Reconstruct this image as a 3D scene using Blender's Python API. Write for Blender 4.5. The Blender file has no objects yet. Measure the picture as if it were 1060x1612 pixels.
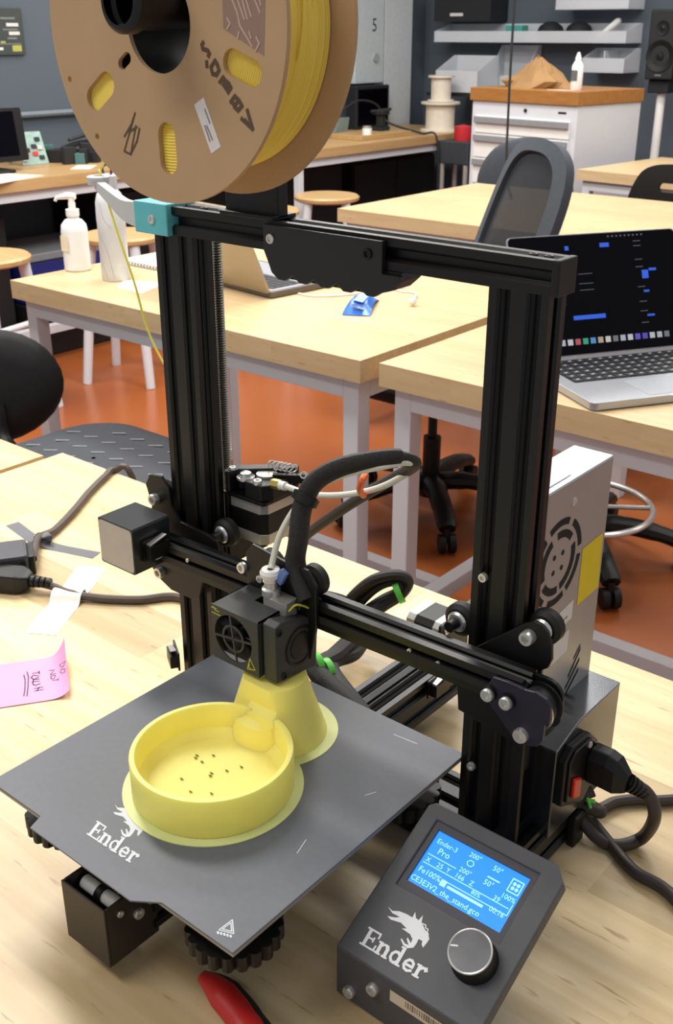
import bpy, math, random
from mathutils import Vector, Matrix
from mathutils.geometry import tessellate_polygon
random.seed(7)
SC = bpy.context.scene
COL = SC.collection
MM = 0.001
# ---------------------------------------------------------------- camera (millimetres, z = 0 is the bench top)
FPX, YAW, PITCH = 1673.03, 0.694640, 0.424224
CAM = Vector((453.65, -532.25, 566.29))
FWD = Vector((-math.sin(YAW) * math.cos(PITCH), math.cos(YAW) * math.cos(PITCH), -math.sin(PITCH)))
RGT = Vector((math.cos(YAW), math.sin(YAW), 0))
UPV = RGT.cross(FWD)
cam_d = bpy.data.cameras.new('camera')
cam = bpy.data.objects.new('camera', cam_d)
COL.objects.link(cam)
cam.matrix_world = Matrix((
    (RGT.x, UPV.x, -FWD.x, CAM.x * MM), (RGT.y, UPV.y, -FWD.y, CAM.y * MM),
    (RGT.z, UPV.z, -FWD.z, CAM.z * MM), (0, 0, 0, 1)))
cam_d.sensor_fit = 'VERTICAL'
cam_d.sensor_height = 36
cam_d.lens = FPX / 1612 * 36
cam_d.clip_start = 0.02
cam_d.clip_end = 60
cam_d.dof.use_dof = True
cam_d.dof.focus_distance = 0.80
cam_d.dof.aperture_fstop = 26
SC.camera = cam
# ---------------------------------------------------------------- light
w = bpy.data.worlds.new('room_ambient')
SC.world = w
w.use_nodes = True
w.node_tree.nodes['Background'].inputs[0].default_value = (0.97, 0.98, 1.0, 1)
w.node_tree.nodes['Background'].inputs[1].default_value = 0.33
def area(x, y, z, sx, sy, power, col=(1, 0.965, 0.91)):
    d = bpy.data.lights.new('ceiling_lamp', 'AREA')
    d.shape = 'RECTANGLE'; d.size = sx; d.size_y = sy; d.energy = power; d.color = col
    o = bpy.data.objects.new('ceiling_lamp', d)
    COL.objects.link(o); o.location = (x, y, z)
    return o
for lx, ly, lp in ((-1.5, 0.55, 44), (-0.7, -1.0, 15), (0.3, 0.9, 6), (-1.5, 2.3, 42), (0.4, 2.6, 9), (-1.4, 4.3, 26), (-3.2, 1.2, 34), (-3.2, 3.4, 32), (0.5, 4.6, 12)):
    area(lx, ly, 1.95, 1.25, 0.35, lp)
vs = SC.view_settings
SC.display_settings.display_device = 'sRGB'
vs.view_transform = 'Standard'
vs.look = 'None'
vs.exposure = 0.3
vs.gamma = 1.0
vs.use_curve_mapping = False

# ---------------------------------------------------------------- pixel -> point on a real plane
def ray(q):
    return FWD + RGT * ((q[0] - 530) / FPX) - UPV * ((q[1] - 806) / FPX)
def atz(q, z):
    d = ray(q); return CAM + d * ((z - CAM.z) / d.z)
def aty(q, y):
    d = ray(q); return CAM + d * ((y - CAM.y) / d.y)
def atx(q, x):
    d = ray(q); return CAM + d * ((x - CAM.x) / d.x)

# ---------------------------------------------------------------- materials
def lin(c):
    c = c / 255.0
    return c / 12.92 if c <= 0.04045 else ((c + 0.055) / 1.055) ** 2.4
def rgb(c):
    return (lin(c[0]), lin(c[1]), lin(c[2]), 1)
MATS = {}
def mat(name, col, rough=0.5, metal=0.0, var=0.06, scale=40, bump=0.0, coat=0.0, emit=None, alpha=None, trans=0.0, spec=0.5, stretch=None, sss=0.0):
    if name in MATS: return MATS[name]
    m = bpy.data.materials.new(name); m.use_nodes = True
    nt = m.node_tree; b = nt.nodes['Principled BSDF']
    b.inputs['Roughness'].default_value = rough
    b.inputs['Metallic'].default_value = metal
    b.inputs['Specular IOR Level'].default_value = spec
    b.inputs['Coat Weight'].default_value = coat
    b.inputs['Transmission Weight'].default_value = trans
    if sss:
        b.inputs['Subsurface Weight'].default_value = sss; b.inputs['Subsurface Radius'].default_value = (1.0, 0.9, 0.3); b.inputs['Subsurface Scale'].default_value = 0.012
    if emit:
        b.inputs['Emission Color'].default_value = rgb(col); b.inputs['Emission Strength'].default_value = emit
    tc = nt.nodes.new('ShaderNodeTexCoord')
    src = tc.outputs['Object']
    if stretch:
        mp = nt.nodes.new('ShaderNodeMapping'); mp.inputs['Scale'].default_value = stretch
        nt.links.new(src, mp.inputs[0]); src = mp.outputs[0]
    n = nt.nodes.new('ShaderNodeTexNoise'); n.inputs['Scale'].default_value = scale; n.inputs['Detail'].default_value = 4
    nt.links.new(src, n.inputs['Vector'])
    mr = nt.nodes.new('ShaderNodeMapRange')
    mr.inputs['From Min'].default_value = 0.25; mr.inputs['From Max'].default_value = 0.75
    mr.inputs['To Min'].default_value = 1 - var; mr.inputs['To Max'].default_value = 1 + var
    nt.links.new(n.outputs['Fac'], mr.inputs['Value'])
    mx = nt.nodes.new('ShaderNodeVectorMath'); mx.operation = 'SCALE'
    c = rgb(col); mx.inputs[0].default_value = c[:3]
    nt.links.new(mr.outputs[0], mx.inputs['Scale'])
    nt.links.new(mx.outputs[0], b.inputs['Base Color'])
    if bump:
        bp = nt.nodes.new('ShaderNodeBump'); bp.inputs['Strength'].default_value = bump; bp.inputs['Distance'].default_value = 0.002
        nt.links.new(n.outputs['Fac'], bp.inputs['Height']); nt.links.new(bp.outputs[0], b.inputs['Normal'])
    if alpha is not None:
        b.inputs['Alpha'].default_value = alpha
    MATS[name] = m
    return m
def wood(name, col, col2, axis=0, rough=0.38, vary=0.13):
    if name in MATS: return MATS[name]
    m = bpy.data.materials.new(name); m.use_nodes = True
    nt = m.node_tree; N = nt.nodes; L = nt.links; b = N['Principled BSDF']
    b.inputs['Roughness'].default_value = rough; b.inputs['Specular IOR Level'].default_value = 0.4
    g = N.new('ShaderNodeNewGeometry'); oi = N.new('ShaderNodeObjectInfo')
    off = N.new('ShaderNodeVectorMath'); off.operation = 'SCALE'; off.inputs[0].default_value = (3.1, 5.7, 1.3)
    L.new(oi.outputs['Random'], off.inputs['Scale'])
    ad = N.new('ShaderNodeVectorMath'); L.new(g.outputs['Position'], ad.inputs[0]); L.new(off.outputs[0], ad.inputs[1])
    mp = N.new('ShaderNodeMapping'); mp.inputs['Scale'].default_value = (2.2, 40, 40) if axis == 0 else (40, 2.2, 40)
    L.new(ad.outputs[0], mp.inputs[0])
    n1 = N.new('ShaderNodeTexNoise'); n1.inputs['Scale'].default_value = 1.6; n1.inputs['Detail'].default_value = 6; n1.inputs['Distortion'].default_value = 0.6
    L.new(mp.outputs[0], n1.inputs['Vector'])
    mixf = N.new('ShaderNodeMapRange'); mixf.inputs['From Min'].default_value = 0.32; mixf.inputs['From Max'].default_value = 0.78
    L.new(n1.outputs['Fac'], mixf.inputs['Value'])
    mc = N.new('ShaderNodeMix'); mc.data_type = 'RGBA'
    mc.inputs['A'].default_value = rgb(col); mc.inputs['B'].default_value = rgb(col2)
    L.new(mixf.outputs[0], mc.inputs['Factor'])
    # every stave has its own tone
    rv = N.new('ShaderNodeMapRange'); rv.inputs['To Min'].default_value = 1 - vary; rv.inputs['To Max'].default_value = 1 + vary * 0.5
    L.new(oi.outputs['Random'], rv.inputs['Value'])
    sc = N.new('ShaderNodeVectorMath'); sc.operation = 'SCALE'; L.new(mc.outputs['Result'], sc.inputs[0]); L.new(rv.outputs[0], sc.inputs['Scale'])
    # short dark flecks along the grain
    mp2 = N.new('ShaderNodeMapping'); mp2.inputs['Scale'].default_value = (28, 190, 190) if axis == 0 else (190, 28, 190)
    L.new(ad.outputs[0], mp2.inputs[0])
    n2 = N.new('ShaderNodeTexNoise'); n2.inputs['Scale'].default_value = 1.0; n2.inputs['Detail'].default_value = 2
    L.new(mp2.outputs[0], n2.inputs['Vector'])
    fl = N.new('ShaderNodeMapRange'); fl.inputs['From Min'].default_value = 0.66; fl.inputs['From Max'].default_value = 0.76; fl.inputs['To Max'].default_value = 0.6
    L.new(n2.outputs['Fac'], fl.inputs['Value'])
    mc2 = N.new('ShaderNodeMix'); mc2.data_type = 'RGBA'; mc2.inputs['B'].default_value = rgb((150, 112, 66))
    L.new(fl.outputs[0], mc2.inputs['Factor']); L.new(sc.outputs[0], mc2.inputs['A'])
    L.new(mc2.outputs['Result'], b.inputs['Base Color'])
    MATS[name] = m
    return m
BLK = mat('black_anodised', (13, 13, 14), 0.4, 0.0, 0.15, 60, spec=0.42)
BLKP = mat('black_painted_steel', (11, 11, 12), 0.42, 0.0, 0.15, 60, spec=0.4)
PLA = mat('black_plastic', (15, 15, 16), 0.45, 0.0, 0.12, 80, spec=0.4)
RUB = mat('black_rubber', (18, 17, 17), 0.6, 0, 0.2, 60)
LCDM = mat('lcd_case_black', (76, 76, 80), 0.5, 0, 0.05, 90)
COWL = mat('hotend_cowl_black', (50, 51, 51), 0.5, 0, 0.05, 90)
CHR = mat('chrome_steel', (222, 220, 216), 0.28, 0.75, 0.08, 60)
ALU = mat('brushed_aluminium', (176, 176, 178), 0.33, 0.85, 0.05, 30)
SIL = mat('silver_motor_metal', (196, 192, 186), 0.35, 0.6, 0.05, 60)
PSUM = mat('power_supply_steel', (170, 170, 169), 0.36, 0.4, 0.05, 14)
PSUD = mat('power_cover_steel', (104, 106, 110), 0.22, 0.9, 0.05, 14)
WHT = mat('white_painted_steel', (214, 216, 222), 0.45, 0, 0.02, 10)
WHP = mat('white_plastic', (238, 236, 232), 0.4, 0, 0.02, 30)
CARD = mat('spool_cardboard', (186, 154, 116), 0.8, 0, 0.05, 30, 0.05)
YEL = mat('yellow_filament', (244, 216, 92), 0.42, 0, 0.05, 20)
YPR = mat('yellow_printed_plastic', (255, 238, 130), 0.5, 0, 0.02, 60, 0.03, sss=0.5)
BRIM = mat('thin_brim', (214, 220, 148), 0.45, 0, 0.06, 30)
PLATE = mat('build_plate_grey', (96, 99, 106), 0.55, 0, 0.05, 200)
PLE = mat('plate_edge', (150, 146, 140), 0.5, 0.3, 0.05, 60)
PRINT = mat('white_print', (232, 232, 235), 0.5, 0, 0.01)
PRG = mat('grey_print', (205, 208, 214), 0.5, 0, 0.01)
YPT = mat('yellow_print', (190, 186, 40), 0.5, 0, 0.02)
TEAL = mat('teal_plastic', (96, 190, 204), 0.45, 0, 0.04, 60)
GREY = mat('grey_plastic', (196, 200, 203), 0.45, 0, 0.04, 60)
PTFE = mat('ptfe_tube', (226, 224, 206), 0.35, 0, 0.03, 30)
BRASS = mat('brass', (212, 186, 110), 0.3, 0.8, 0.05, 60)
BLUP = mat('blue_plastic', (96, 122, 180), 0.4)
GRN = mat('green_cable_tie', (98, 206, 74), 0.45)
ORG = mat('orange_cable_tie', (246, 116, 52), 0.45)
REDP = mat('red_plastic', (214, 44, 32), 0.35)
REDG = mat('red_rubber_grip', (186, 38, 34), 0.4, 0, 0.05, 60)
YLAB = mat('yellow_warning_label', (222, 196, 30), 0.55, 0, 0.04, 80)
WLAB = mat('white_label', (216, 213, 208), 0.55, 0, 0.02, 60)
CORD = mat('power_cord', (58, 48, 44), 0.5, 0, 0.06, 60)
CORD2 = mat('grey_brown_cable', (86, 72, 66), 0.5, 0, 0.06, 60)
PINK = mat('pink_paper', (236, 168, 208), 0.75, 0, 0.03, 20)
INK = mat('dark_ink', (92, 52, 88), 0.6)
MARK = mat('marker_ink', (92, 70, 54), 0.7)
TAPE = mat('white_masking_tape', (246, 243, 236), 0.6, 0, 0.02, 60)
TAPED = mat('dark_tape', (98, 98, 104), 0.5, 0, 0.04, 60)
NAVY = mat('navy_black_plate', (22, 20, 40), 0.4, 0, 0.1, 60)
SLATE = mat('slate_wall', (82, 92, 102), 0.75, 0, 0.04, 1.2)
FLOOR = mat('orange_floor', (156, 85, 42), 0.25, 0, 0.07, 2.2, spec=0.5)
MESH = mat('chair_grey_fabric', (62, 68, 76), 0.8, 0, 0.08, 60)
MESHD = mat('chair_dark_mesh', (30, 34, 40), 0.8, 0, 0.2, 200)
CHB = mat('chair_black_fabric', (20, 20, 22), 0.8, 0, 0.15, 60)
SEATM = mat('quilted_seat_fabric', (62, 65, 72), 0.75, 0, 0.06, 60)
SEATD = mat('seat_dash_print', (120, 122, 126), 0.75, 0, 0.06, 60)
W_NEAR = wood('maple_bench_near', (234, 210, 166), (212, 180, 130), vary=0.24)
W_MID = wood('maple_bench_mid', (212, 185, 145), (198, 168, 124), vary=0.08)
W_Y = wood('maple_bench_along_wall', (196, 160, 112), (180, 142, 92), 1, vary=0.05)
W_CAB = wood('oak_cabinet_top', (172, 120, 64), (152, 100, 50), vary=0.05)
W_STL = wood('stool_seat_wood', (204, 170, 122), (186, 150, 100), vary=0.05)
SCRB = mat('laptop_screen_glass', (3, 3, 9), 0.15, 0, 0.0, spec=0.12)
SIL2 = mat('laptop_silver', (176, 178, 184), 0.35, 0.6, 0.02, 20)
SIL3 = mat('laptop_champagne', (176, 166, 146), 0.3, 0.6, 0.02, 20)
KEYS = mat('laptop_keys', (24, 25, 30), 0.5)

# ---------------------------------------------------------------- mesh builder (millimetres)
class MB:
    def __init__(s): s.v = []; s.f = []
    def add(s, vs, fs):
        o = len(s.v); s.v += [tuple(p) for p in vs]; s.f += [tuple(i + o for i in f) for f in fs]; return s
    def box(s, x0, x1, y0, y1, z0, z1):
        return s.add([(x0, y0, z0), (x1, y0, z0), (x1, y1, z0), (x0, y1, z0), (x0, y0, z1), (x1, y0, z1), (x1, y1, z1), (x0, y1, z1)],
                     [(3, 2, 1, 0), (4, 5, 6, 7), (0, 1, 5, 4), (1, 2, 6, 5), (2, 3, 7, 6), (3, 0, 4, 7)])
    def obox(s, c, sx, sy, sz, M):
        c = Vector(c); pts = []
        for z in (-sz, sz):
            for (x, y) in ((-sx, -sy), (sx, -sy), (sx, sy), (-sx, sy)):
                pts.append(c + M @ Vector((x / 2, y / 2, z / 2)))
        return s.add(pts, [(3, 2, 1, 0), (4, 5, 6, 7), (0, 1, 5, 4), (1, 2, 6, 5), (2, 3, 7, 6), (3, 0, 4, 7)])
    def ring(s, c, ax, r, n, ref=None):
        ax = Vector(ax).normalized()
        ref = Vector(ref) if ref else (Vector((0, 0, 1)) if abs(ax.z) < 0.9 else Vector((1, 0, 0)))
        a = ax.cross(ref).normalized(); b = ax.cross(a)
        return [Vector(c) + (a * math.cos(2 * math.pi * i / n) + b * math.sin(2 * math.pi * i / n)) * r for i in range(n)]
    def cyl(s, p0, p1, r0, r1=None, n=20, caps=True):
        r1 = r0 if r1 is None else r1
        p0 = Vector(p0); p1 = Vector(p1); ax = p1 - p0
        vs = s.ring(p0, ax, r0, n) + s.ring(p1, ax, r1, n)
        fs = [(i, i + n, (i + 1) % n + n, (i + 1) % n) for i in range(n)]
        if caps: fs += [tuple(range(n)), tuple(range(2 * n - 1, n - 1, -1))]
        return s.add(vs, fs)
    def lathe(s, prof, c=(0, 0, 0), ax=(0, 0, 1), n=32, close=False):
        ax = Vector(ax).normalized(); c = Vector(c); vs = []; k = len(prof)
        for r, h in prof: vs += s.ring(c + ax * h, ax, max(r, 0.001), n)
        fs = []
        for j in range(k - 1 + (1 if close else 0)):
            a = j * n; b = ((j + 1) % k) * n
            fs += [(a + i, b + i, b + (i + 1) % n, a + (i + 1) % n) for i in range(n)]
        return s.add(vs, fs)
    def tube(s, path, r, n=10, caps=True, flat=1.0):
        P = [Vector(p) for p in path]; k = len(P); vs = []
        t = (P[1] - P[0]).normalized()
        ref = Vector((0, 0, 1)) if abs(t.z) < 0.9 else Vector((1, 0, 0))
        a = t.cross(ref).normalized()
        for i in range(k):
            t = (P[min(i + 1, k - 1)] - P[max(i - 1, 0)]).normalized()
            a = (a - t * a.dot(t)).normalized(); b = t.cross(a)
            rr = r[i] if isinstance(r, (list, tuple)) else r
            vs += [P[i] + (a * math.cos(2 * math.pi * j / n) + b * math.sin(2 * math.pi * j / n) * flat) * rr for j in range(n)]
        fs = []
        for i in range(k - 1):
            fs += [(i * n + j, i * n + (j + 1) % n, (i + 1) * n + (j + 1) % n, (i + 1) * n + j) for j in range(n)]
        if caps: fs += [tuple(range(n - 1, -1, -1)), tuple((k - 1) * n + j for j in range(n))]
        return s.add(vs, fs)
    def prism(s, outer, fr, h0, h1, holes=()):
        loops = [list(outer)] + [list(h) for h in holes]
        flat = [p for l in loops for p in l]; n = len(flat)
        tri = tessellate_polygon([[Vector((p[0], p[1], 0)) for p in l] for l in loops])
        vs = [fr(p[0], p[1], h0) for p in flat] + [fr(p[0], p[1], h1) for p in flat]
        fs = []
        for t in tri:
            a, b, c = t
            A, B, C = flat[a], flat[b], flat[c]
            if (B[0] - A[0]) * (C[1] - A[1]) - (B[1] - A[1]) * (C[0] - A[0]) < 0: a, b, c = a, c, b
            fs.append((a + n, b + n, c + n)); fs.append((c, b, a))
        o = 0
        for li, l in enumerate(loops):
            m = len(l)
            ar = sum(l[i][0] * l[(i + 1) % m][1] - l[(i + 1) % m][0] * l[i][1] for i in range(m))
            ccw = (ar > 0) == (li == 0)
            for i in range(m):
                a, b = o + i, o + (i + 1) % m
                fs.append((a, b, b + n, a + n) if ccw else (b, a, a + n, b + n))
            o += m
        return s.add(vs, fs)
    def flat(s, poly, fr, h):
        tri = tessellate_polygon([[Vector((p[0], p[1], 0)) for p in poly]])
        fs = []
        for a, b, c in tri:
            A, B, C = poly[a], poly[b], poly[c]
            if (B[0] - A[0]) * (C[1] - A[1]) - (B[1] - A[1]) * (C[0] - A[0]) < 0: a, b, c = a, c, b
            fs.append((a, b, c))
        return s.add([fr(p[0], p[1], h) for p in poly], fs)
    def stroke(s, path, wd, fr, h):
        s.k = getattr(s, 'k', 0)
        for i in range(len(path) - 1):
            a, b = Vector(path[i]).to_2d(), Vector(path[i + 1]).to_2d()
            d = b - a
            if d.length < 1e-6: continue
            d.normalize(); e = d * wd * 0.3; q = Vector((-d.y, d.x)) * wd / 2
            a2, b2 = a - e, b + e; s.k += 1; hh = h + 0.012 * (s.k % 24)
            s.add([fr(*(a2 - q), hh), fr(*(b2 - q), hh), fr(*(b2 + q), hh), fr(*(a2 + q), hh)], [(0, 1, 2, 3)])
        return s
    def text(s, txt, size, fr, h, ox=0, oy=0, align='LEFT', shear=0.0, bold=0.0):
        c = bpy.data.curves.new('t', 'FONT'); c.body = txt; c.size = size; c.align_x = align; c.shear = shear; c.offset = bold
        c.resolution_u = 2
        o = bpy.data.objects.new('t', c)
        m = bpy.data.meshes.new_from_object(o)
        s.add([fr(v.co.x + ox, v.co.y + oy, h) for v in m.vertices], [tuple(p.vertices) for p in m.polygons])
        bpy.data.objects.remove(o); bpy.data.curves.remove(c); bpy.data.meshes.remove(m)
        return s
    def build(s, name, m, parent=None, smooth=True, bevel=0, loc=None, angle=35):
        me = bpy.data.meshes.new(name)
        me.from_pydata([(a * MM, b * MM, c * MM) for a, b, c in s.v], [], s.f)
        me.validate(); me.update()
        if smooth:
            for p in me.polygons: p.use_smooth = True
            me.set_sharp_from_angle(angle=math.radians(angle))
        me.materials.append(m)
        o = bpy.data.objects.new(name, me); COL.objects.link(o)
        if parent: o.parent = parent
        if loc is not None: o.location = Vector(loc) * MM
        if bevel:
            b = o.modifiers.new('bevel', 'BEVEL'); b.width = bevel * MM; b.segments = 2; b.limit_method = 'ANGLE'; b.angle_limit = math.radians(40)
            b.harden_normals = False
        return o
def frame(O, U, V):
    O, U, V = Vector(O), Vector(U).normalized(), Vector(V).normalized(); Nn = U.cross(V)
    return lambda u, v, h=0: O + U * u + V * v + Nn * h
FXY = frame((0, 0, 0), (1, 0, 0), (0, 1, 0))
def FXZ(y=0): return frame((0, y, 0), (1, 0, 0), (0, 0, 1))       # normal -Y
def FYZ(x=0): return frame((x, 0, 0), (0, 1, 0), (0, 0, 1))       # normal +X
def empty(name, loc=(0, 0, 0), rz=0):
    o = bpy.data.objects.new(name, None); COL.objects.link(o); o.empty_display_size = 0.05
    o.location = Vector(loc) * MM; o.rotation_euler = (0, 0, rz); return o
def tag(o, label, cat, group=None, kind=None):
    o['label'] = label; o['category'] = cat
    if group: o['group'] = group
    if kind: o['kind'] = kind
    return o
def struct(o):
    o['kind'] = 'structure'; return o
def spline(P, n=8):
    P = [Vector(p) for p in P]; out = []
    Q = [P[0] * 2 - P[1]] + P + [P[-1] * 2 - P[-2]]
    for i in range(1, len(Q) - 2):
        a, b, c, d = Q[i - 1], Q[i], Q[i + 1], Q[i + 2]
        for k in range(n):
            t = k / n
            out.append(0.5 * ((2 * b) + (c - a) * t + (2 * a - 5 * b + 4 * c - d) * t * t + (3 * b - a - 3 * c + d) * t ** 3))
    out.append(P[-1]); return out
def arc(cx, cy, r, a0, a1, n):
    return [(cx + r * math.cos(math.radians(a0 + (a1 - a0) * i / n)), cy + r * math.sin(math.radians(a0 + (a1 - a0) * i / n))) for i in range(n + 1)]
def circ(cx, cy, r, n=24): return [(cx + r * math.cos(2 * math.pi * i / n), cy + r * math.sin(2 * math.pi * i / n)) for i in range(n)]
def rrect(x0, x1, y0, y1, r, n=4):
    return arc(x1 - r, y0 + r, r, -90, 0, n) + arc(x1 - r, y1 - r, r, 0, 90, n) + arc(x0 + r, y1 - r, r, 90, 180, n) + arc(x0 + r, y0 + r, r, 180, 270, n)
def slot_poly(nx, ny):
    """outline of a V-slot extrusion nx by ny units of 20 mm, centred"""
    W, H = nx * 20, ny * 20
    def side(n):   # along +t from 0 to n*20, depth inward d
        pts = [(0, 0)]
        for i in range(n):
            c = i * 20 + 10
            pts += [(c - 4.7, 0), (c - 3.1, 1.9), (c - 3.1, 2.6), (c - 5.2, 4.6), (c - 2.6, 6.6), (c + 2.6, 6.6), (c + 5.2, 4.6), (c + 3.1, 2.6), (c + 3.1, 1.9), (c + 4.7, 0)]
        return pts
    o = []
    o += [(-W / 2 + t, -H / 2 + d) for t, d in side(nx)]
    o += [(W / 2 - d, -H / 2 + t) for t, d in side(ny)]
    o += [(W / 2 - t, H / 2 - d) for t, d in side(nx)]
    o += [(-W / 2 + d, H / 2 - t) for t, d in side(ny)]
    return o
def screw(parent, p, ax, r=3.2, h=2.6, m=None, name='screw'):
    p = Vector(p); ax = Vector(ax).normalized()
    mb = MB().lathe([(0, h * 0.35), (r * 0.5, h * 0.35), (r * 0.55, h), (r * 0.9, h), (r, h * 0.7), (r, -0.5)], p, ax, 14)
    return mb.build(name, m or CHR, parent)
FLOOR_Z = -800

# ================================================================ the room
o = MB().box(-4400, 2600, -1500, 6100, FLOOR_Z - 60, FLOOR_Z).build('floor', FLOOR, smooth=False); struct(o)
o = MB().box(-4260, -4160, -1500, 6100, FLOOR_Z, 2000).build('wall_left', SLATE, smooth=False); struct(o)
o = MB().box(-4260, 2600, 5950, 6050, FLOOR_Z, 2000).build('wall_back', SLATE, smooth=False); struct(o)
o = MB().tube([(-4140, 1600, 206), (-4140, 4200, 206)], 14, 8).build('trim_1', mat('conduit_grey', (112, 120, 128), 0.6)); struct(o)
o = MB().box(-4160, -4080, 5395, 5690, FLOOR_Z, 1500).build('trim_2', mat('column_white', (196, 202, 206), 0.6), smooth=False, bevel=4); struct(o)

# ================================================================ benches
UNIT = MB().box(-500, 500, -500, 500, -500, 500)
plank_mesh = {}
def plank(parent, m, x0, x1, y0, y1, z0, z1):
    me = plank_mesh.get(m.name)
    if me is None:
        t = UNIT.build('plank', m, smooth=False); me = t.data; plank_mesh[m.name] = me; bpy.data.objects.remove(t)
    o = bpy.data.objects.new('plank', me); COL.objects.link(o); o.parent = parent
    o.location = Vector(((x0 + x1) / 2, (y0 + y1) / 2, (z0 + z1) / 2)) * MM
    o.scale = ((x1 - x0) * MM, (y1 - y0) * MM, (z1 - z0) * MM)
    return o
def bench(label, x0, x1, y0, y1, m, rows=13, pieces=3, axis=0, rz=0, group=None, th=45, stretch_z=160):
    cx, cy = (x0 + x1) / 2, (y0 + y1) / 2
    e = empty('workbench', (cx, cy, FLOOR_Z), rz)
    tag(e, label, 'workbench', group)
    hx, hy = (x1 - x0) / 2, (y1 - y0) / 2; zt = -FLOOR_Z
    L, Wd = (hx, hy) if axis == 0 else (hy, hx)
    rw = 2 * Wd / rows
    for r in range(rows):
        a = -Wd + r * rw; cuts = [-L, L]
        if pieces > 1:
            base = random.uniform(0.2, 0.8)
            cuts = [-L] + sorted(-L + 2 * L * min(0.94, max(0.06, ((k + base) / pieces) % 1 + random.uniform(-.05, .05))) for k in range(pieces)) + [L]
        for c0, c1 in zip(cuts[:-1], cuts[1:]):
            if c1 - c0 < 1: continue
            g = 0.0
            if axis == 0: plank(e, m, c0 + g, c1 - g, a + g, a + rw - g, zt - th, zt)
            else: plank(e, m, a + g, a + rw - g, c0 + g, c1 - g, zt - th, zt)
    lg, ins = 38, 22
    X, Y = hx - ins, hy - ins
    for sx in (-1, 1):
        for sy in (-1, 1):
            xa, ya = sx * X, sy * Y
            MB().box(min(xa, xa - sx * lg), max(xa, xa - sx * lg), min(ya, ya - sy * lg), max(ya, ya - sy * lg), 0, zt - th).build('leg', WHT, e, False, 2)
    for sy in (-1, 1):
        ya = sy * Y
        MB().box(-X + lg, X - lg, min(ya, ya - sy * lg), max(ya, ya - sy * lg), zt - th - 45, zt - th).build('apron_rail', WHT, e, False, 1.5)
    for sx in (-1, 1):
        xa = sx * X
        MB().box(min(xa, xa - sx * lg), max(xa, xa - sx * lg), -Y + lg, Y - lg, zt - th - 45, zt - th).build('apron_rail', WHT, e, False, 1.5)
        MB().box(min(xa, xa - sx * lg), max(xa, xa - sx * lg), -Y + lg, Y - lg, stretch_z - 38, stretch_z).build('stretcher', WHT, e, False, 1.5)
    if axis == 0: MB().box(-X + lg, X - lg, -19, 19, stretch_z - 38, stretch_z).build('stretcher', WHT, e, False, 1.5)
    return e
bench('near maple-top workbench that carries the black 3D printer', -796, 480, -415, 335, W_NEAR, 10, 3)
bench('corner of another maple workbench cut off by the left edge of the picture', -2010, -808, -440, 310, W_NEAR, 10, 3)
bench('maple workbench behind the printer carrying the pump bottle and blue packet', -1881, -758, 992, 1742, W_MID, 10, 3)
bench('maple workbench behind the printer carrying the dark-screened open laptop', -722, 480, 1004, 1754, W_MID, 10, 3)
bench('maple workbench further back, in front of the white drawer cabinet', -2010, -830, 2430, 3330, W_MID, 8, 2)
bench('far maple workbench right of the white drawer cabinet', -1890, -700, 3960, 4700, W_MID, 5, 1, rz=-0.10)
bench('maple workbench along the left wall under the wall poster', -4150, -3530, 1350, 3760, W_Y, 4, 2, axis=1)
bench('maple workbench along the far left wall carrying two white cable spools', -4070, -3410, 3800, 5620, W_Y, 4, 2, axis=1)

# ================================================================ 3D PRINTER
P = empty('desktop_3d_printer', (0, 0, 0))
tag(P, 'black open-frame 3D printer with grey build plate and lit blue display', '3d printer')
S21 = slot_poly(2, 1)
S11 = slot_poly(1, 1)
S22 = slot_poly(2, 2)
def ext(poly, name, c, axis, a, b, swap=False, rot=0):
    if axis == 'z': fr = frame((c[0], c[1], 0), (1, 0, 0), (0, 1, 0))
    if axis == 'x': fr = frame((0, c[0], c[1]), (0, 1, 0), (0, 0, 1))
    if axis == 'y': fr = frame((c[0], 0, c[1]), (0, 0, 1), (1, 0, 0))
    return MB().prism(poly, fr, a, b).build(name, BLK, P, smooth=False)
HT, HW = 451, 166
# frame
ext(S21, 'frame_upright', (-146, 10), 'z', 44, HT - 20)
ext(S21, 'frame_upright', (146, 10), 'z', 44, HT - 20)
tb = ext(S11, 'top_bar', (10, HT - 10), 'x', -HW, HW)
MB().box(HW, HW + 5, -0.5, 20.5, HT - 20.5, HT + 0.5).build('end_cap', PLA, tb, False, 1)
MB().box(-HW - 5, -HW, -0.5, 20.5, HT - 20.5, HT + 0.5).build('end_cap', PLA, tb, False, 1)
for sx in (148, 158): screw(tb, (sx, 10, HT - 1.5), (0, 0, 1), 2.8, 2, BLKP)
for sx in (-104, -122): screw(tb, (sx, 10, HT - 1.5), (0, 0, 1), 2.8, 2, BLKP)
screw(P, (135, 0, 243), (0, -1, 0), 3.2, 2.4); screw(P, (135, 0, 92), (0, -1, 0), 3.2, 2.4)
# side rails of the base with feet
for s in (-1, 1):
    sr = ext(S22, 'base_rail', (s * 161, 24), 'y', 30 if s < 0 else -45, 88)
    MB().box(s * 161 - 20.5, s * 161 + 20.5, 88, 92, 3.5, 44.5).build('end_cap', PLA, sr, False, 1)
    for yy in (40 if s < 0 else -30, 70): MB().cyl((s * 161, yy, 0), (s * 161, yy, 4), 9).build('foot', RUB, sr)
MB().box(181, 188, 68, 84, 0, 28).build('rail_bracket', PLA, P, False, 1.5)
# cross beams under the bed
ext(S22, 'cross_beam', (20, 24), 'x', -141, 141)
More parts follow.
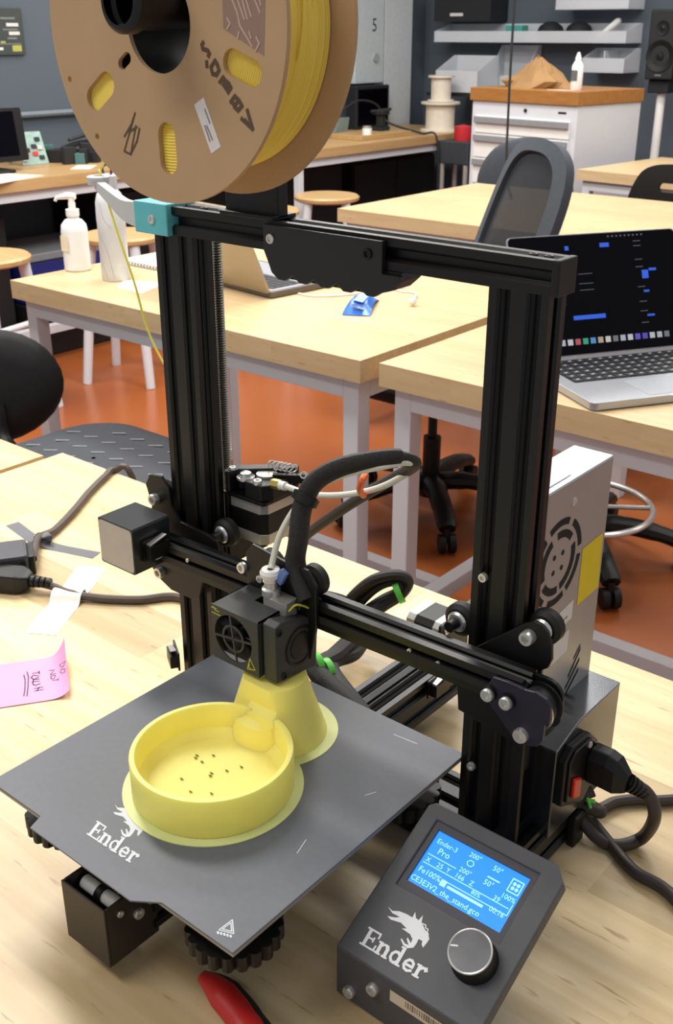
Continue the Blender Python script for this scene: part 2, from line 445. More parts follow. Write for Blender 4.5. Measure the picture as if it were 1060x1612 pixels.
# y rail, front tensioner box and rear motor
yr = ext(S22, 'y_rail', (0, 40), 'y', -200, 168)
fc = MB()
fc.box(-26, 18, -238, -236, 14, 62); fc.box(-26, -24, -236, -196, 14, 62); fc.box(16, 18, -236, -196, 14, 62); fc.box(-24, 16, -236, -196, 14, 17)
fcb = fc.build('belt_tensioner_box', mat('bronze_black_steel', (52, 46, 42), 0.4, 0.3, 0.08, 40), P, False, 0.6)
MB().cyl((-22, -222, 52), (14, -222, 52), 5, n=16).build('belt_roller', WHP, fcb)
MB().cyl((-6, -222, 52), (-1, -222, 52), 7, n=16).build('roller_collar', PLA, fcb)
screw(fcb, (18, -212, 42), (1, 0, 0), 4, 2.5); screw(fcb, (18, -201, 47), (1, 0, 0), 4, 2.5); screw(fcb, (18, -226, 52), (1, 0, 0), 2.5, 1.5)
MB().box(-3, 3, -222, 178, 60.5, 62).build('y_belt', RUB, P, False)
def motor(parent, c, ax, half=21, ln=34, name='stepper_motor'):
    """stepper: black laminated core with two silver end bells; ax 0 = x, 2 = z"""
    fr = frame(c, (0, 1, 0), (0, 0, 1)) if ax == 0 else frame(c, (1, 0, 0), (0, 1, 0))
    h = half; ch = 5
    oc = [(-h + ch, -h), (h - ch, -h), (h, -h + ch), (h, h - ch), (h - ch, h), (-h + ch, h), (-h, h - ch), (-h, -h + ch)]
    core = MB().prism([(a * 0.98, b * 0.98) for a, b in oc], fr, -ln / 2 + 9, ln / 2 - 9).build(name, PLA, parent, False)
    MB().prism(oc, fr, -ln / 2, -ln / 2 + 9).build('end_bell', SIL, core, False, 0.5)
    MB().prism(oc, fr, ln / 2 - 9, ln / 2).build('end_bell', SIL, core, False, 0.5)
    return core
motor(P, (-28, 190, 55), 0, 20, 38)
ymp = MB().prism(rrect(166, 212, 30, 78, 3), FYZ(-8), 0, 3).build('motor_mount_plate', PLA, P, False)
screw(ymp, (-5, 205, 70), (1, 0, 0), 3, 2); screw(ymp, (-5, 205, 38), (1, 0, 0), 3, 2); screw(ymp, (-5, 173, 70), (1, 0, 0), 3, 2)
def limit_switch(c, U, V, sc=1.0):
    fr = frame(c, U, V)
    b = MB().prism(rrect(-13, 13, -9, 9, 1.5), fr, 0, 1.6).build('limit_switch', BLKP, P, False)
    MB().prism(rrect(-10, 10, -7, 5, 0.5), fr, 1.6, 8).build('switch_body', PLA, b, False)
    MB().prism([(-9, 5), (8, 9), (8, 10), (-9, 6)], fr, 2, 7).build('switch_lever', CHR, b, False)
    MB().prism(rrect(-4, 3, -9, -5, .5), fr, 1.6, 6).build('connector', WHP, b, False)
    return b
limit_switch((22, 120, 52), (0, 1, 0), (0, 0, 1))
limit_switch((-172, -2, 62), (0.55, -0.35, 0), (0, 0, 1))
# ---- bed
zb = 95
tabp = [tuple(atz(q, zb))[:2] for q in ((58, 1288), (47, 1317), (203, 1430), (253, 1423))]
bx0, bx1, by0, by1 = -109, 126, -230, 5
pl = [(bx0, by0), (tabp[0][0], by0), (tabp[0][0] + 4, by0 - 11), (tabp[2][0] - 4, by0 - 11), (tabp[3][0], by0), (bx1, by0), (bx1, by1), (bx0, by1)]
bed = MB().prism([(bx0 + 1, by0 + 1), (bx1 - 1, by0 + 1), (bx1 - 1, by1 - 1), (bx0 + 1, by1 - 1)], FXY, zb - 5, zb - 1.2).build('heated_bed', PLE, P, False)
plate = MB().prism(pl, FXY, zb - 1.2, zb).build('build_plate', PLATE, P, False, 0.3)
MB().box(-75, 92, -205, -20, 72, 77).build('bed_carriage', BLKP, P, False, 1)
for kx in (-70, 92):
    for ky in (-196, -28):
        n = 20
        out = []
        for i in range(n * 4):
            a = 2 * math.pi * i / (n * 4); rk = 27.5 + 3.2 * abs(math.cos(n * a / 2)) ** 0.6; out.append((kx + rk * math.cos(a), ky + rk * math.sin(a)))
        kb = MB().prism(out, FXY, 60, 71).build('leveling_knob', PLA, P, False)
        MB().cyl((kx, ky, 71), (kx, ky, 90), 5, n=12).build('spring', CHR, kb)
        MB().cyl((kx, ky, 52), (kx, ky, 60), 8, 12, n=18).build('knob_hub', PLA, kb)
# bed print: logo, warning triangle and scratches
def ender(mb, fr, O, X, Y, h, wsc=1.0):
    """serif italic word, O baseline start, X baseline vector per unit, Y up vector per unit (2D)"""
    O, X, Y = Vector(O), Vector(X), Vector(Y)
    def g(x, y): return tuple(O + X * x + Y * y)
    T, t = 0.17 * wsc, 0.085 * wsc
    k = Y.length
    def st(pts, wd, dx): mb.stroke([g(a + dx, b) for a, b in pts], wd * k, fr, h)
    d = 0
    st([(.17, .04), (.17, .96)], T, d); st([(0, .97), (.68, .97), (.68, .72)], t, d); st([(.17, .52), (.5, .52)], t, d); st([(.5, .4), (.5, .64)], t, d); st([(0, .03), (.72, .03), (.74, .3)], t, d)
    d = .80
    st([(.14, .03), (.14, .62)], T, d); st([(0, .62), (.14, .62)], t, d); st([(0, .03), (.28, .03)], t, d); st([(.16, .45), (.3, .61), (.44, .62)], t * 1.2, d); st([(.46, .58), (.52, .45), (.52, .03)], T, d); st([(.4, .03), (.66, .03)], t, d)
    d = 1.50
    st([(.5, .03), (.5, .98)], T, d); st([(.36, .98), (.5, .98)], t, d); st([(.5, .03), (.66, .03)], t, d); st([(.46, .52), (.34, .62), (.2, .58), (.1, .42), (.1, .22), (.2, .06), (.34, .04), (.46, .16)], T * .75, d)
    d = 2.22
    st([(.1, .32), (.5, .32), (.48, .52), (.36, .62), (.22, .6), (.1, .42), (.09, .24), (.18, .08), (.34, .04), (.52, .14)], T * .72, d)
    d = 2.88
    st([(.14, .03), (.14, .62)], T, d); st([(0, .62), (.14, .62)], t, d); st([(0, .03), (.3, .03)], t, d); st([(.16, .42), (.3, .6), (.42, .6)], t * 1.4, d); st([(.42, .62), (.47, .52)], T, d)
DRG = [(202, 520), (225, 543), (262, 545), (300, 560), (330, 578), (345, 548), (348, 580), (362, 592), (385, 566), (378, 600), (395, 640), (412, 660), (418, 690), (405, 710), (385, 735), (378, 718), (382, 700), (362, 690), (352, 712), (335, 735), (305, 738), (282, 722), (268, 690), (275, 688), (290, 712), (310, 722), (300, 690), (305, 682), (322, 712), (330, 690), (318, 665), (275, 635), (300, 635), (270, 605), (215, 588), (200, 570), (240, 578), (265, 575), (225, 555)]
mb = MB()
def b2(q): p = atz(q, zb); return Vector((p.x, p.y))
def frz(u, v, h=0): return Vector((u, v, zb + h))
Ob, Xe, Ye = b2((137, 1313)), b2((203, 1357)), b2((166, 1301))
ender(mb, frz, Ob, (Xe - Ob) / 3.1, (Ye - b2((150, 1322))), 0.08)
mb.build('logo_lettering', PRG, plate, False)
# dragon emblem on the plate, laid out as on the display panel
Pc = lambda q: Vector((550 + q[0] * 0.30189, 1270 + q[1] * 0.30189))
e0, e1, e2 = Vector((55, 710)), Vector((350, 890)), Vector((135, 652)) - Vector((85, 735))
exv = (e1 - e0) / 3.1
def to_word(q):
    d = Vector(q) - e0; det = exv.x * e2.y - exv.y * e2.x
    return ((d.x * e2.y - d.y * e2.x) / det, (exv.x * d.y - exv.y * d.x) / det)
Xu, Yu = (Xe - Ob) / 3.1, (Ye - b2((150, 1322)))
dr = [tuple(Ob + Xu * a + Yu * b) for a, b in map(to_word, DRG)]
MB().flat(dr, frz, 0.08).build('dragon_emblem', PRG, plate, False)
mb = MB()
t0, t1, t2 = b2((345, 1464)), b2((368, 1470)), b2((366, 1448))
for k in (1.0, 0.62):
    c = (t0 + t1 + t2) / 3; q = [tuple(c + (p - c) * k) for p in (t0, t1, t2, t0)]; mb.stroke(q, 0.7, frz, 0.08)
for k in range(5):
    a = b2((343 + k * 5, 1467 + k * 1.4)); mb.stroke([tuple(a), tuple(a + Vector((1.2, -0.8)))], 1.2, frz, 0.08)
mb.build('hot_surface_mark', PRG, plate, False)
mb = MB()
for a, b in (((620, 1156), (657, 1171)), ((468, 1343), (482, 1322)), ((575, 1252), (592, 1247))): mb.stroke([tuple(b2(a)), tuple(b2(b))], 0.5, frz, 0.05)
mb.build('scratch_marks', PRG, plate, False)

# ---- x gantry
def gz(x): return 184.5 + 0.024 * x            # the beam hangs slightly lower on the left
tilt = Vector((1, 0, 0.024)).normalized()
bfr = frame((0, -22, 184.5), (0, 1, 0), Vector((1, 0, 0.024)).cross(Vector((0, 1, 0))))
xb = MB().prism(S11, bfr, -168, 186).build('x_beam', BLK, P, smooth=False)
MB().obox((0, -33.2, gz(0) - 1), 330, 1.2, 5.5, Matrix.Rotation(-0.024, 3, 'Y')).build('x_belt', RUB, xb, False)
for px_, py_ in ((645, 1024), (690, 1044), (245, 870), (296, 882)):
    p = aty((px_, py_), -32.4); screw(xb, p, (0, -1, 0), 1.6, 1.2)
# left bracket plate, behind the beam
def wheel(parent, c, ax=(0, -1, 0), r=12):
    wv = MB().lathe([(3, -5.5), (r - 3, -5.5), (r, -3), (r, 3), (r - 3, 5.5), (3, 5.5)], c, ax, 24).build('v_wheel', RUB, parent)
    MB().lathe([(2.5, 5.3), (6.5, 5.3), (7.5, 6.4), (6, 7.8), (2.5, 7.8)], c, ax, 18).build('bearing', CHR, wv)
    return wv
lp = MB().prism([(-198, 168), (-184, 206), (-190, 224), (-184, 234), (-170, 236), (-161, 228), (-159, 212), (-150, 201), (-120, 199), (-108, 196), (-104, 180), (-118, 170), (-128, 150), (-132, 136), (-140, 132), (-168, 132), (-186, 140), (-198, 158)], FXZ(-8), -3, 0).build('gantry_plate', BLKP, P, False, 0.6)
for wx, wz in ((-178, 214), (-178, 146), (-114, 196)):
    wheel(lp, (wx, 10, wz)); MB().cyl((wx, -6, wz), (wx, 6, wz), 4, n=14).build('spacer', PLA, lp)
for wx, wz in ((-178, 214), (-178, 146)): screw(lp, (wx, -8, wz), (0, -1, 0), 5, 5, name='hex_bolt')
# x motor with its cover, front left (the code sticker is left blank)
xm = MB().prism(rrect(-189, -147, 173, 213, 2), FXZ(-22), 0, 38).build('x_motor_cover', mat('motor_cover_black', (44, 46, 50), 0.28, 0.2, 0.06, 50), P, False, 0.8)
MB().prism(rrect(-188, -148, 174.5, 211.5, 3.5), FXZ(-60), 0, 0.5).build('blank_sticker', mat('silver_sticker', (188, 180, 172), 0.45, 0.15, 0.04, 80), xm, False)
limit_switch((-146.5, -40, 192), (0, 1, 0), (0, 0, 1))
# right bracket: triangular plate behind the beam and belt idler plates in front
rpo = [(aty(q, -10).x, aty(q, -10).z) for q in ((750, 1019), (790, 1000), (822, 984), (838, 980), (850, 986), (860, 998), (866, 1020), (866, 1042), (860, 1054), (850, 1058))]
rp = MB().prism(rpo + [(186, 150), (180, 136), (166, 134), (126, 140), (122, 180)], FXZ(-8), -3, 0).build('gantry_plate', BLKP, P, False, 0.6)
for wx, wz in ((178, 218), (178, 146), (114, 200)):
    wheel(rp, (wx, 10, wz)); MB().cyl((wx, -6, wz), (wx, 6, wz), 4, n=14).build('spacer', PLA, rp)
screw(rp, (176, -8, 218), (0, -1, 0), 5, 6, name='hex_bolt')
ipo = [(aty(q, -36).x, aty(q, -36).z) for q in ((766, 1082), (776, 1066), (800, 1074), (826, 1086), (842, 1090), (860, 1102), (867, 1116), (866, 1136), (857, 1144), (854, 1168), (846, 1176), (828, 1174), (806, 1160), (788, 1132), (768, 1104))]
ip = MB().prism(ipo, FXZ(-33), 0, 3).build('belt_idler_plate', NAVY, P, False, 0.6)
MB().prism(rrect(168, 207, 162, 198, 12, 6), FXZ(-13), 0, 3).build('idler_back_plate', PLA, ip, False, 0.6)
MB().lathe([(3, -6), (15, -6), (15, -5), (12.5, -4.6), (12.5, 4.6), (14, 5), (14, 6), (3, 6)], (194, -24, 181), (0, -1, 0), 28).build('idler_pulley', PLA, ip)
MB().lathe([(12.6, 4.8), (14.3, 4.8), (14.3, 6.2), (12.6, 6.2)], (194, -24, 181), (0, -1, 0), 28, close=True).build('pulley_flange', CHR, ip)
for q in ((770, 1092), (799, 1105)):
    p = aty(q, -37); MB().cyl((p.x, -38, p.z), (p.x, -33, p.z), 5.2, n=16).build('bolt_collar', PLA, ip); screw(ip, (p.x, -38, p.z), (0, -1, 0), 4.4, 3, name='hex_bolt')
p = aty((822, 1156), -36); screw(ip, (p.x, -36, p.z), (0, -1, 0), 5, 4, name='hex_bolt')
MB().box(168, 176, -4, 0, 44, 140).build('z_stop_strip', PLA, P, False)
# ---- carriage and hotend
cp = MB().prism([(-44, 150), (16, 150), (22, 180), (22, 212), (14, 222), (-8, 222), (-40, 226), (-46, 218)], FXZ(-34), 0, 3).build('carriage_plate', BLKP, P, False, 0.6)
for wx, wz in ((-34, 206), (8, 207), (-12, 162)): wheel(cp, (wx, -22, wz))
screw(cp, aty((383, 893), -37), (0, -1, 0), 4.4, 3); screw(cp, aty((412, 910), -37), (0, -1, 0), 3.2, 3)
fxc, fzc = aty((367, 1006), -75).x, aty((367, 1006), -75).z
cw = MB().prism([(-45, 147), (1, 147), (1, 191.5), (-45, 191.5)], FXZ(-75), -1, 0, holes=[circ(fxc, fzc, 18.5, 40)])
cw.box(-45, -44, -74, -36, 147, 191.5); cw.box(0, 1, -74, -36, 147, 191.5)
cw.prism([(-45, -74), (1, -74), (1, -36), (-8, -36), (-8, -52), (-24, -52), (-24, -36), (-45, -36)], frame((0, 0, 190.5), (1, 0, 0), (0, 1, 0)), 0, 1)
cow = cw.build('hotend_cowl', COWL, P, False)
g = MB()
for i in range(4):
    a = math.radians(8 + 90 * i); c, s_ = math.cos(a), math.sin(a)
    g.obox((fxc + 9.5 * c, -74.6, fzc + 9.5 * s_), 18.5, 1, 1.6, Matrix.Rotation(-a, 3, 'Y'))
g.prism(circ(fxc, fzc, 11, 32), FXZ(-75), -1, 0, holes=[circ(fxc, fzc, 9.2, 32)])
g.build('fan_grille', COWL, cow, False)
MB().cyl((fxc, -72, fzc), (fxc, -66, fzc), 8.4, n=28).build('fan_hub', PLA, cow)
fb = MB()
for i in range(7):
    a = 2 * math.pi * i / 7
    fb.obox((fxc + 13 * math.cos(a), -69, fzc + 13 * math.sin(a)), 10, 0.8, 6, Matrix.Rotation(-a, 3, 'Y') @ Matrix.Rotation(0.6, 3, 'X'))
fb.build('fan_blades', PLA, cow, False)
MB().box(-43, -1, -66, -60, 148, 190).build('fan_housing', PLA, cow, False)
mb = MB()
tq = [(388, 1054), (392, 1038), (400, 1056)]
tp = [aty(q, -76.2) for q in tq]; mb.stroke([(p.x, p.z) for p in tp + tp[:1]], 0.7, FXZ(-75), 0.1)
mb.stroke([(aty(q, -75).x, aty(q, -75).z) for q in ((393, 1045), (392, 1050), (396, 1053))], 0.6, FXZ(-75), 0.1)
mb.build('warning_triangle', YPT, cow, False); mb = MB()
for a in (((333, 955), (341, 958)), ((336, 954), (339, 960), (345, 963)), ((334, 963), (347, 969))): mb.stroke([(aty(q, -75).x, aty(q, -75).z) for q in a], 0.8, FXZ(-75), 0.1)
mb.build('yellow_logo', YPT, cow, False)
bl = MB().prism([(-72, 146), (-29, 141), (-27, 178), (-31, 183), (-66, 193), (-72, 191)], FYZ(3), 0, 12).build('part_cooling_blower', COWL, P, False, 1)
MB().lathe([(15.5, 0), (15.5, 0.8), (13.6, 0.8), (13, -0.5), (11, -0.5), (10.4, 0.9), (6, 1.1), (0, 1.1)], (15, -46, 166), (1, 0, 0), 36).build('blower_intake', PLA, bl)
screw(bl, (13.5, -68, 186), (1, -0.3, 0), 3, 2.5, PLA); screw(bl, (13.5, -64, 149), (1, -0.3, 0), 3, 2.5, PLA)
MB().lathe([(1, -7), (3, -5), (3.5, 0), (3.5, 8)], (-8, -57, 151), (0, 0, 1), 14).build('nozzle', BRASS, P)
MB().prism(rrect(-16, 6, -52, -38, 2), FXY, 186, 198).build('heat_sink', SIL, P, False, 0.5)
fx = aty((427, 925), -46)
hf = MB().lathe([(0, 0), (7, 0), (7, 5), (5, 6), (5, 10), (6, 11), (6, 15), (4, 16)], (fx.x, -46, 198), (0, 0, 1), 12).build('tube_fitting', CHR, P)
MB().lathe([(2.5, 0), (7.5, 0), (8, 3), (6.5, 5.5), (2.5, 5.5)], (fx.x, -46, 213), (0, 0, 1), 20).build('fitting_collar', WHP, hf)
MB().obox((fx.x + 10, -45, 215), 6, 4, 12, Matrix.Rotation(0.5, 3, 'Y')).build('collet_clip', BLUP, hf, False, 0.6)
mb = MB()
for i in range(9):
    a = Vector((6 + random.uniform(-8, 6), -42 + random.uniform(-6, 10), 192))
    mb.tube(spline([a, a + Vector((random.uniform(-4, 6), 4, 8)), a + Vector((random.uniform(-2, 8), random.uniform(2, 10), 3))], 4), 1.1, 6)
mb.build('hotend_wires', RUB, P)
MB().tube(spline([(8, -50, 193), (12, -46, 198), (15, -36, 192), (15, -32, 186)], 6), 0.8, 6).build('yellow_wire', YPT, P)

# ---- extruder
motor(P, (-105, 44, 205), 2, 21, 36)
ex = MB().prism([(-128, 21), (-84, 21), (-82, 24), (-82, 66), (-128, 66)], FXY, 223, 226).build('extruder_base', BLKP, P, False, 0.6)
MB().box(-126, -122, 20, 66, 160, 226).build('extruder_bracket', BLKP, ex, False, 0.5)
MB().prism([(-127, 23), (-124, 20), (-120, 21), (-118, 30), (-84, 62), (-86, 68), (-92, 68), (-127, 36)], FXY, 226, 244).build('extruder_arm', BLKP, ex, False, 1)
MB().prism([(-104, 22), (-86, 22), (-80, 30), (-80, 54), (-86, 54), (-94, 38), (-104, 30)], FXY, 226, 240).build('extruder_block', PLA, ex, False, 1)
MB().prism([(-90, 40), (-66, 58), (-69, 62), (-93, 44)], FXY, 236, 243).build('idler_lever', BLKP, ex, False, 0.6)
MB().tube([Vector((-101 + 3.6 * math.cos(t * 0.8) * 0.6 + t * 0.5, 50 + 3.4 * math.cos(t * 0.8) + t * 0.12, 246 + 3.6 * math.sin(t * 0.8))) for t in range(42)], 0.8, 6).build('lever_spring', CHR, ex)
MB().lathe([(0, 6), (3, 6), (4.6, 5), (4.6, 2), (7.5, 2), (7.5, 0), (0, 0)], (-110, 30, 238), (0, 0, 1), 18).build('arm_screw', CHR, ex)
MB().lathe([(0, 9), (8.5, 9), (8.5, 0)], (-98, 42, 233), (0, 0, 1), 24).build('drive_gear', SIL, ex)
screw(ex, (-92, 25, 240), (0, 0, 1), 3.6, 3); screw(ex, (-122, 27, 244), (0, 0, 1), 3, 2); screw(ex, (-71, 57, 242), (0.4, -0.7, .5), 3.2, 4); screw(ex, (-68, 60, 236), (0.4, -0.7, .5), 3.2, 4)
f0 = aty((434, 762), 30); f1 = aty((452, 766), 30)
fd = (f1 - f0).normalized()
MB().cyl(f0 - fd * 3, f0 + fd * 5, 4.2, n=6).build('brass_fitting', BRASS, ex, False)
MB().cyl(f0 + fd * 5, f0 + fd * 11, 3.6, n=14).build('fitting_collar', WHP, ex)
# lead screw behind the left upright
lead = aty((350, 500), 40)
prof = []
z = 60
while z < 428:
    prof += [(3.2, z), (4.0, z + 1)]; z += 2
MB().lathe(prof, (-142, 40, 0), (0, 0, 1), 12).build('lead_screw', mat('dark_steel', (120, 116, 108), 0.3, 0.9, 0.1, 80), P)
# bowden tube: hotend -> loop -> extruder
tubeP = [(fx.x, -46, 218), aty((429, 885), -42), aty((440, 845), -35), aty((462, 805), -25), aty((492, 772), -12), aty((540, 748), 2), aty((600, 735), 12), aty((640, 728), 26),
         aty((652, 735), 44), aty((630, 752), 48), aty((590, 770), 44), aty((540, 779), 38), aty((490, 778), 33), f0 + fd * 10]
MB().tube(spline(tubeP, 10), 2.4, 10).build('bowden_tube', PTFE, P)
SLV = mat('braided_sleeve', (32, 28, 28), 0.6, 0, 0.5, 900, 0.4)
slP = [(14, -36, 200), aty((466, 890), -34), aty((470, 850), -32), aty((476, 800), -24), aty((495, 760), -14), aty((535, 736), 0), aty((590, 724), 12), aty((630, 722), 24),
       aty((652, 732), 42), aty((625, 750), 58), aty((580, 776), 74), aty((530, 808), 92), aty((480, 845), 112), aty((455, 880), 132)]
slR = [8.5] * 3 + [8] * 6 + [6.5] * 5
pts = spline(slP, 10)
MB().tube(pts, [8 if i < 70 else 6 for i in range(len(pts))], 12, flat=0.75).build('cable_sleeve', SLV, P)
def tie(c, ax, r, m, name='cable_tie', wd=3):
    MB().lathe([(r - 1, -wd), (r, -wd), (r, wd), (r - 1, wd)], c, ax, 16, close=True).build(name, m, P)
tie(aty((481, 785), -22), (pts[38] - pts[34]), 10, PLA)
oc = aty((573, 762), 40)
MB().tube(spline([aty((576, 748), 30), aty((570, 757), 24), aty((567, 772), 30), aty((573, 780), 40)], 5), 2.6, 8).build('orange_tie', ORG, P)
# sleeved cables behind and under the bed
def sleeve(L, r=6, name='cable_sleeve'):
    return MB().tube(spline(L, 8), r, 10, flat=0.8).build(name, SLV, P)
sleeve([atz((470, 925), 70), atz((505, 937), 66), atz((550, 950), 40), atz((580, 975), 30)], 7)
sleeve([atz((540, 960), 30), atz((560, 935), 55), atz((590, 912), 78), atz((625, 905), 84), atz((642, 915), 76), atz((630, 935), 62), atz((600, 955), 45), atz((560, 985), 30)], 7)
sleeve([atz((552, 968), 30), atz((575, 940), 50), atz((600, 920), 70), atz((622, 915), 76), atz((628, 930), 66), atz((600, 945), 48), atz((555, 975), 34)], 6)
sleeve([(30, -10, 78), (26, 10, 82), atz((500, 1058), 78), atz((530, 1030), 70), atz((560, 1000), 60), atz((570, 980), 40)], 9)
sleeve([(38, -12, 76), (36, 8, 78), atz((520, 1052), 70), atz((555, 1030), 58), atz((572, 1005), 45), atz((580, 985), 30)], 8)
tie(atz((628, 933), 66), Vector((1, 1, .6)), 11, GRN); tie(atz((496, 1048), 80), Vector((.3, 1, -.1)), 12, GRN); tie(atz((513, 1056), 76), Vector((.3, 1, -.1)), 11, GRN)
MB().cyl(atz((489, 1045), 92), atz((491, 1042), 97), 3.5, n=10).build('tie_head', GRN, P)

# ---- top bar fittings: grip handle, spool holder, filament guide
sc = [(-51, 447), (49, 447), (49, 431)]
sc = [(-51, 449), (50, 449), (50, 429), (64, 429), (64, 425), (60, 420), (54, 418)]
x = 48
for i in range(5):
    sc += arc(x - 8, 418 - 1, 8, 0, -180, 6)[1:] if False else [(x + 2, 417), (x - 4, 413.5), (x - 10, 413.5), (x - 16, 417.5)]
    x -= 19
sc += [(-46, 422), (-51, 432)]
hd = MB().prism([(a, b) for a, b in sc], FXZ(-4), -4, 0)
hd.prism([(62, 430.5), (62, 425), (54, 418), (42, 414), (-38, 414), (-46, 422), (-50, 430.5)], FXZ(22), 0, 22)
hdl = hd.build('grip_handle', mat('printed_black_handle', (30, 29, 28), 0.32, 0, 0.1, 50), P, False, 0.5)
screw(hdl, (-44, -4, 440), (0, -1, 0), 3.4, 1.5); screw(hdl, (39, -4, 440), (0, -1, 0), 3.4, 1.5, BLKP)
SP = Vector((-54, 0, 571))
shd = MB().prism([(-94, 452), (-44, 452), (-44, 480), (-30, 560), (-30, 600), (-66, 600), (-66, 560), (-94, 480)], FXZ(14), 0, 10).build('spool_bracket', BLKP, P, False, 0.8)
MB().box(-94, -44, -2, 22, 451, 454).build('bracket_foot', BLKP, shd, False, 0.5)
MB().lathe([(12.5, -126), (14, -126), (17, -124), (17, -117), (15, -115), (15, 0), (12.5, 0)], (-48, 10, 582), (0, 1, 0), 32).build('spool_tube', BLK, shd)
tg = MB().box(-182, -146, -5, 24, 430, 453).build('filament_guide', TEAL, P, False, 1)
screw(tg, (-162, -5, 441), (0, -1, 0), 3.4, 1.5)
tip = aty((155, 290), 52)
path = [Vector((-181, 4, 441)), aty((200, 331), 14), aty((178, 312), 30), tip]
sp = spline(path, 6); gm = MB(); k = len(sp)
for i, pnt in enumerate(sp):
    t = i / (k - 1); hh = 9.8 * (1 - t) + 3.5 * t
    d = (sp[min(i + 1, k - 1)] - sp[max(i - 1, 0)]); d.z = 0; d.normalize(); nn = Vector((-d.y, d.x, 0)) * 3.5
    gm.v += [tuple(pnt + nn + Vector((0, 0, hh))), tuple(pnt - nn + Vector((0, 0, hh))), tuple(pnt - nn - Vector((0, 0, hh))), tuple(pnt + nn - Vector((0, 0, hh)))]
    if i: gm.f += [((i - 1) * 4 + j, (i - 1) * 4 + (j + 1) % 4, i * 4 + (j + 1) % 4, i * 4 + j) for j in range(4)]
gm.f += [(0, 3, 2, 1), tuple((k - 1) * 4 + j for j in (0, 1, 2, 3))]
ga = gm.build('guide_arm', GREY, tg)
MB().lathe([(3.5, -3), (8.5, -3), (9.5, -1), (9.5, 3), (8, 4), (3.5, 4)], tip + Vector((0, 0, 3)), (0, 0, 1), 20, close=True).build('guide_eyelet', GREY, tg)

# ---- power supply
ps = MB().prism([(20, 84), (118, 84), (118, 299), (20, 299)], FYZ(131), 0, 31,).build('power_supply', PSUM, P, False, 0.8)
mb = MB(); F162 = FYZ(162)
mb.box(131.5, 161.5, 20, 117.5, 299, 299.6)
mb.build('top_panel', mat('psu_top_white', (206, 208, 214), 0.35, 0.5, 0.03, 20), ps, False)
MB().prism(rrect(24, 62, 136, 156, 4), frame((0, 0, 299.6), (0, 1, 0), (-1, 0, 0)), 0, 0.1) 
MB().box(138, 157, 26, 66, 299.6, 300.4).build('top_recess', mat('psu_top_pale', (232, 232, 232), 0.5), ps, False, 1)
VD = mat('vent_dark', (8, 8, 9), .8)
class VentPieces:
    def flat(self, poly, fr, h): MB().flat(poly, fr, h).build('vent_slot', VD, ps, False)
vent = VentPieces(); fy, fz = 49, 243
def arcband(r0, r1, a0, a1):
    return arc(fy, fz, r1, a0, a1, 8) + arc(fy, fz, r0, a1, a0, 8)
for r0, r1, L in ((27, 32, ((-60, -8), (5, 55), (68, 118), (130, 175), (190, 235), (250, 292))), (18, 23.5, ((-75, 20), (40, 100), (120, 200), (215, 275)))):
    for a0, a1 in L: vent.flat(arcband(r0, r1, a0, a1), F162, 0.25)
for a in range(4): vent.flat(circ(fy + 8 * math.cos(math.radians(45 + 90 * a)), fz + 8 * math.sin(math.radians(45 + 90 * a)), 2, 10), F162, 0.25)
for k in range(4): vent.flat([(76 + 3 * k, 117 + 9 * k), (98, 134 + 9 * k), (98, 137 + 9 * k), (76 + 3 * k, 120 + 9 * k)][:4] if k < 3 else [(88, 148), (97, 156), (97, 158), (88, 150)], F162, 0.25)
MB().flat([(84, 195), (116, 197), (114, 242), (84, 240)], F162, 0.2).build('warning_label', YLAB, ps, False)
wl = MB().flat([(24, 182), (78, 188), (78, 203), (24, 196)], F162, 0.2).build('info_label', WLAB, ps, False)
mb = MB()
for k in range(6): mb.stroke([(48 + k * 4, 190 + k * .4), (50.5 + k * 4, 190.3 + k * .4)], 1.2, F162, 0.3)
mb.build('label_print', mat('grey_ink', (120, 118, 116), .6), wl, False)
MB().flat([(52, 160), (76, 162), (76, 180), (52, 177)], F162, 0.2).build('info_label', WLAB, ps, False)
screw(ps, (162, 64, 283), (1, 0, 0), 3, 1)
sh = MB().prism([(27, 36), (122, 36), (122, 122), (60, 122), (27, 112)], FYZ(126), 0, 60).build('power_cover', PSUD, P, False, 0.8)
sk = MB().prism([(30, 66), (62, 50), (80, 64), (80, 96), (66, 110), (40, 112), (30, 104)], FYZ(186), 0, 6).build('power_inlet', PLA, P, False, 1)
MB().prism([(34, 68), (61, 54), (77, 66), (77, 95), (65, 107), (41, 108), (34, 102)], FYZ(186), 6, 8).build('inlet_bezel', BLK, sk, False, 0.8)
so = aty((899, 1228), 52)
MB().prism([(39, 70), (50, 65), (50, 82), (39, 87)], FYZ(194), 0, 2.5).build('rocker_switch', REDP, sk, False, 0.8)
screw(sk, (194, 62, 103), (1, 0, 0), 2.6, 1.2)
tie(atz((930, 1272), 22), (1, 0.6, 0), 7, GRN)
MB().tube([atz((930, 1272), 30), atz((925, 1255), 38)], 1.3, 6).build('tie_tail', GRN, P)

